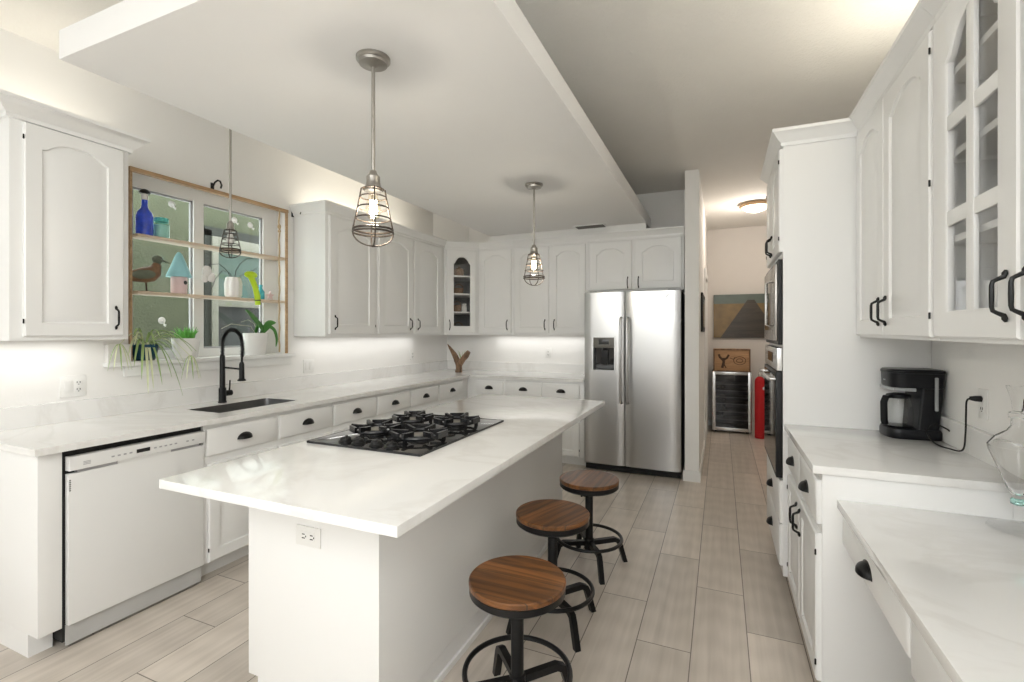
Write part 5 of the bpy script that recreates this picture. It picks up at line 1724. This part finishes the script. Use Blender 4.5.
for x, z in ((0.13, 0.184), (0.16, 0.294), (0.15, 0.404), (0.14, 0.584)):
    if bot is None:
        bot = thing('wine_bottle', LB[0], 'bottle', (-0.11 + x, 7.36, z + 0.037), group='bottles in the wine cooler')
        MB().rings([[(r * math.cos(2 * PI * i / 16), y, r * math.sin(2 * PI * i / 16)) for i in range(16)] for r, y in ((0.012, 0.0), (0.013, 0.01), (0.013, 0.08), (0.036, 0.12), (0.0365, 0.30), (0.03, 0.305))]).build('glass_body', M['teal'], bot)
        MB().rings([[(r * math.cos(2 * PI * i / 16), y, r * math.sin(2 * PI * i / 16)) for i in range(16)] for r, y in ((0.0135, -0.001), (0.0142, 0.0), (0.0142, 0.05), (0.0135, 0.051))]).build('foil', M['gauge'], bot)
    else:
        copy_tree(bot, LB[k], (-0.11 + x, 7.36, z + 0.037))
    k += 1

cr = thing('wooden_crate', 'flat wooden crate with dark branded marks on top of the wine cooler', 'crate', (0.14, 7.31, 0.846))
MB().box(-0.235, 0.235, 0.0, 0.20, 0.0, 0.315, 0.004).build('crate_body', M['cratewood'], cr)
fm = MB()
for x0, x1, z0, z1 in ((-0.235, -0.215, 0, 0.315), (0.215, 0.235, 0, 0.315), (-0.215, 0.215, 0, 0.018), (-0.215, 0.215, 0.297, 0.315)):
    fm.box(x0, x1, -0.012, -0.0005, z0, z1, 0.002)
fm.build('edge_frame', M['drift'], cr)
mk = MB()
mk.tube([(-0.12, -0.003, 0.05), (-0.10, -0.003, 0.13), (-0.105, -0.003, 0.19)], 0.017, 6, flat=0.3)
mk.tube([(-0.10, -0.003, 0.15), (-0.15, -0.003, 0.20), (-0.165, -0.003, 0.24)], 0.015, 6, flat=0.3)
mk.tube([(-0.10, -0.003, 0.16), (-0.06, -0.003, 0.19), (-0.035, -0.003, 0.235)], 0.014, 6, flat=0.3)
mk.tube([(-0.10, -0.003, 0.11), (-0.07, -0.003, 0.05)], 0.007, 6, flat=0.3)
mk.tube([(0.10 + 0.075 * math.cos(2 * PI * i / 24), -0.002, 0.155 + 0.055 * math.sin(2 * PI * i / 24)) for i in range(24)], 0.004, 5, closed=True)
mk.tube([(0.10 + 0.04 * math.cos(2 * PI * i / 24), -0.002, 0.155 + 0.025 * math.sin(2 * PI * i / 24)) for i in range(24)], 0.004, 5, closed=True)
mk.tube([(-0.02, -0.002, 0.19), (0.02, -0.002, 0.17), (0.04, -0.002, 0.20)], 0.004, 5)
mk.build('branded_mark', M['darkwood'], cr)

# boardwalk picture
pc = thing('picture', 'dark boardwalk photograph on canvas on the corridor end wall', 'picture', (0.275, YF - 0.001, 1.31))
PW, PH = 0.37, 0.634
MB().box(-PW, PW, -0.03, 0, 0, PH).build('canvas_edge', M['slot'], pc)
im = MB()


def poly(pts, mi, y):
    im.mi = mi
    im.rings([[(x, y, z) for x, z in pts], [(x, y - 0.0004, z) for x, z in pts]])


poly([(-PW, 0), (PW, 0), (PW, 0.50), (-PW, 0.50)], 1, -0.0302)
poly([(-PW, 0.50), (PW, 0.50), (PW, PH), (-PW, PH)], 0, -0.0302)
poly([(-PW * 0.75, 0), (PW, 0), (PW, 0.22), (0.17, 0.55), (0.08, 0.55)], 2, -0.0309)
for i in range(10):
    z = 0.03 + 0.055 * i
    if z > 0.5: break
im.build('print', [M['art_sky'], M['art_field'], M['art_walk']], pc)

# dark framed thing on the corridor's left wall
bk = thing('wall_frame', 'small black framed panel on the corridor left wall', 'frame', (-0.1845, 5.2, 1.40))
MB().box(0, 0.02, 0, 0.75, 0, 0.40, 0.003).build('frame', M['blackmat'], bk)
MB().box(0.0201, 0.022, 0.05, 0.70, 0.05, 0.35).build('panel', M['blackglass'], bk)
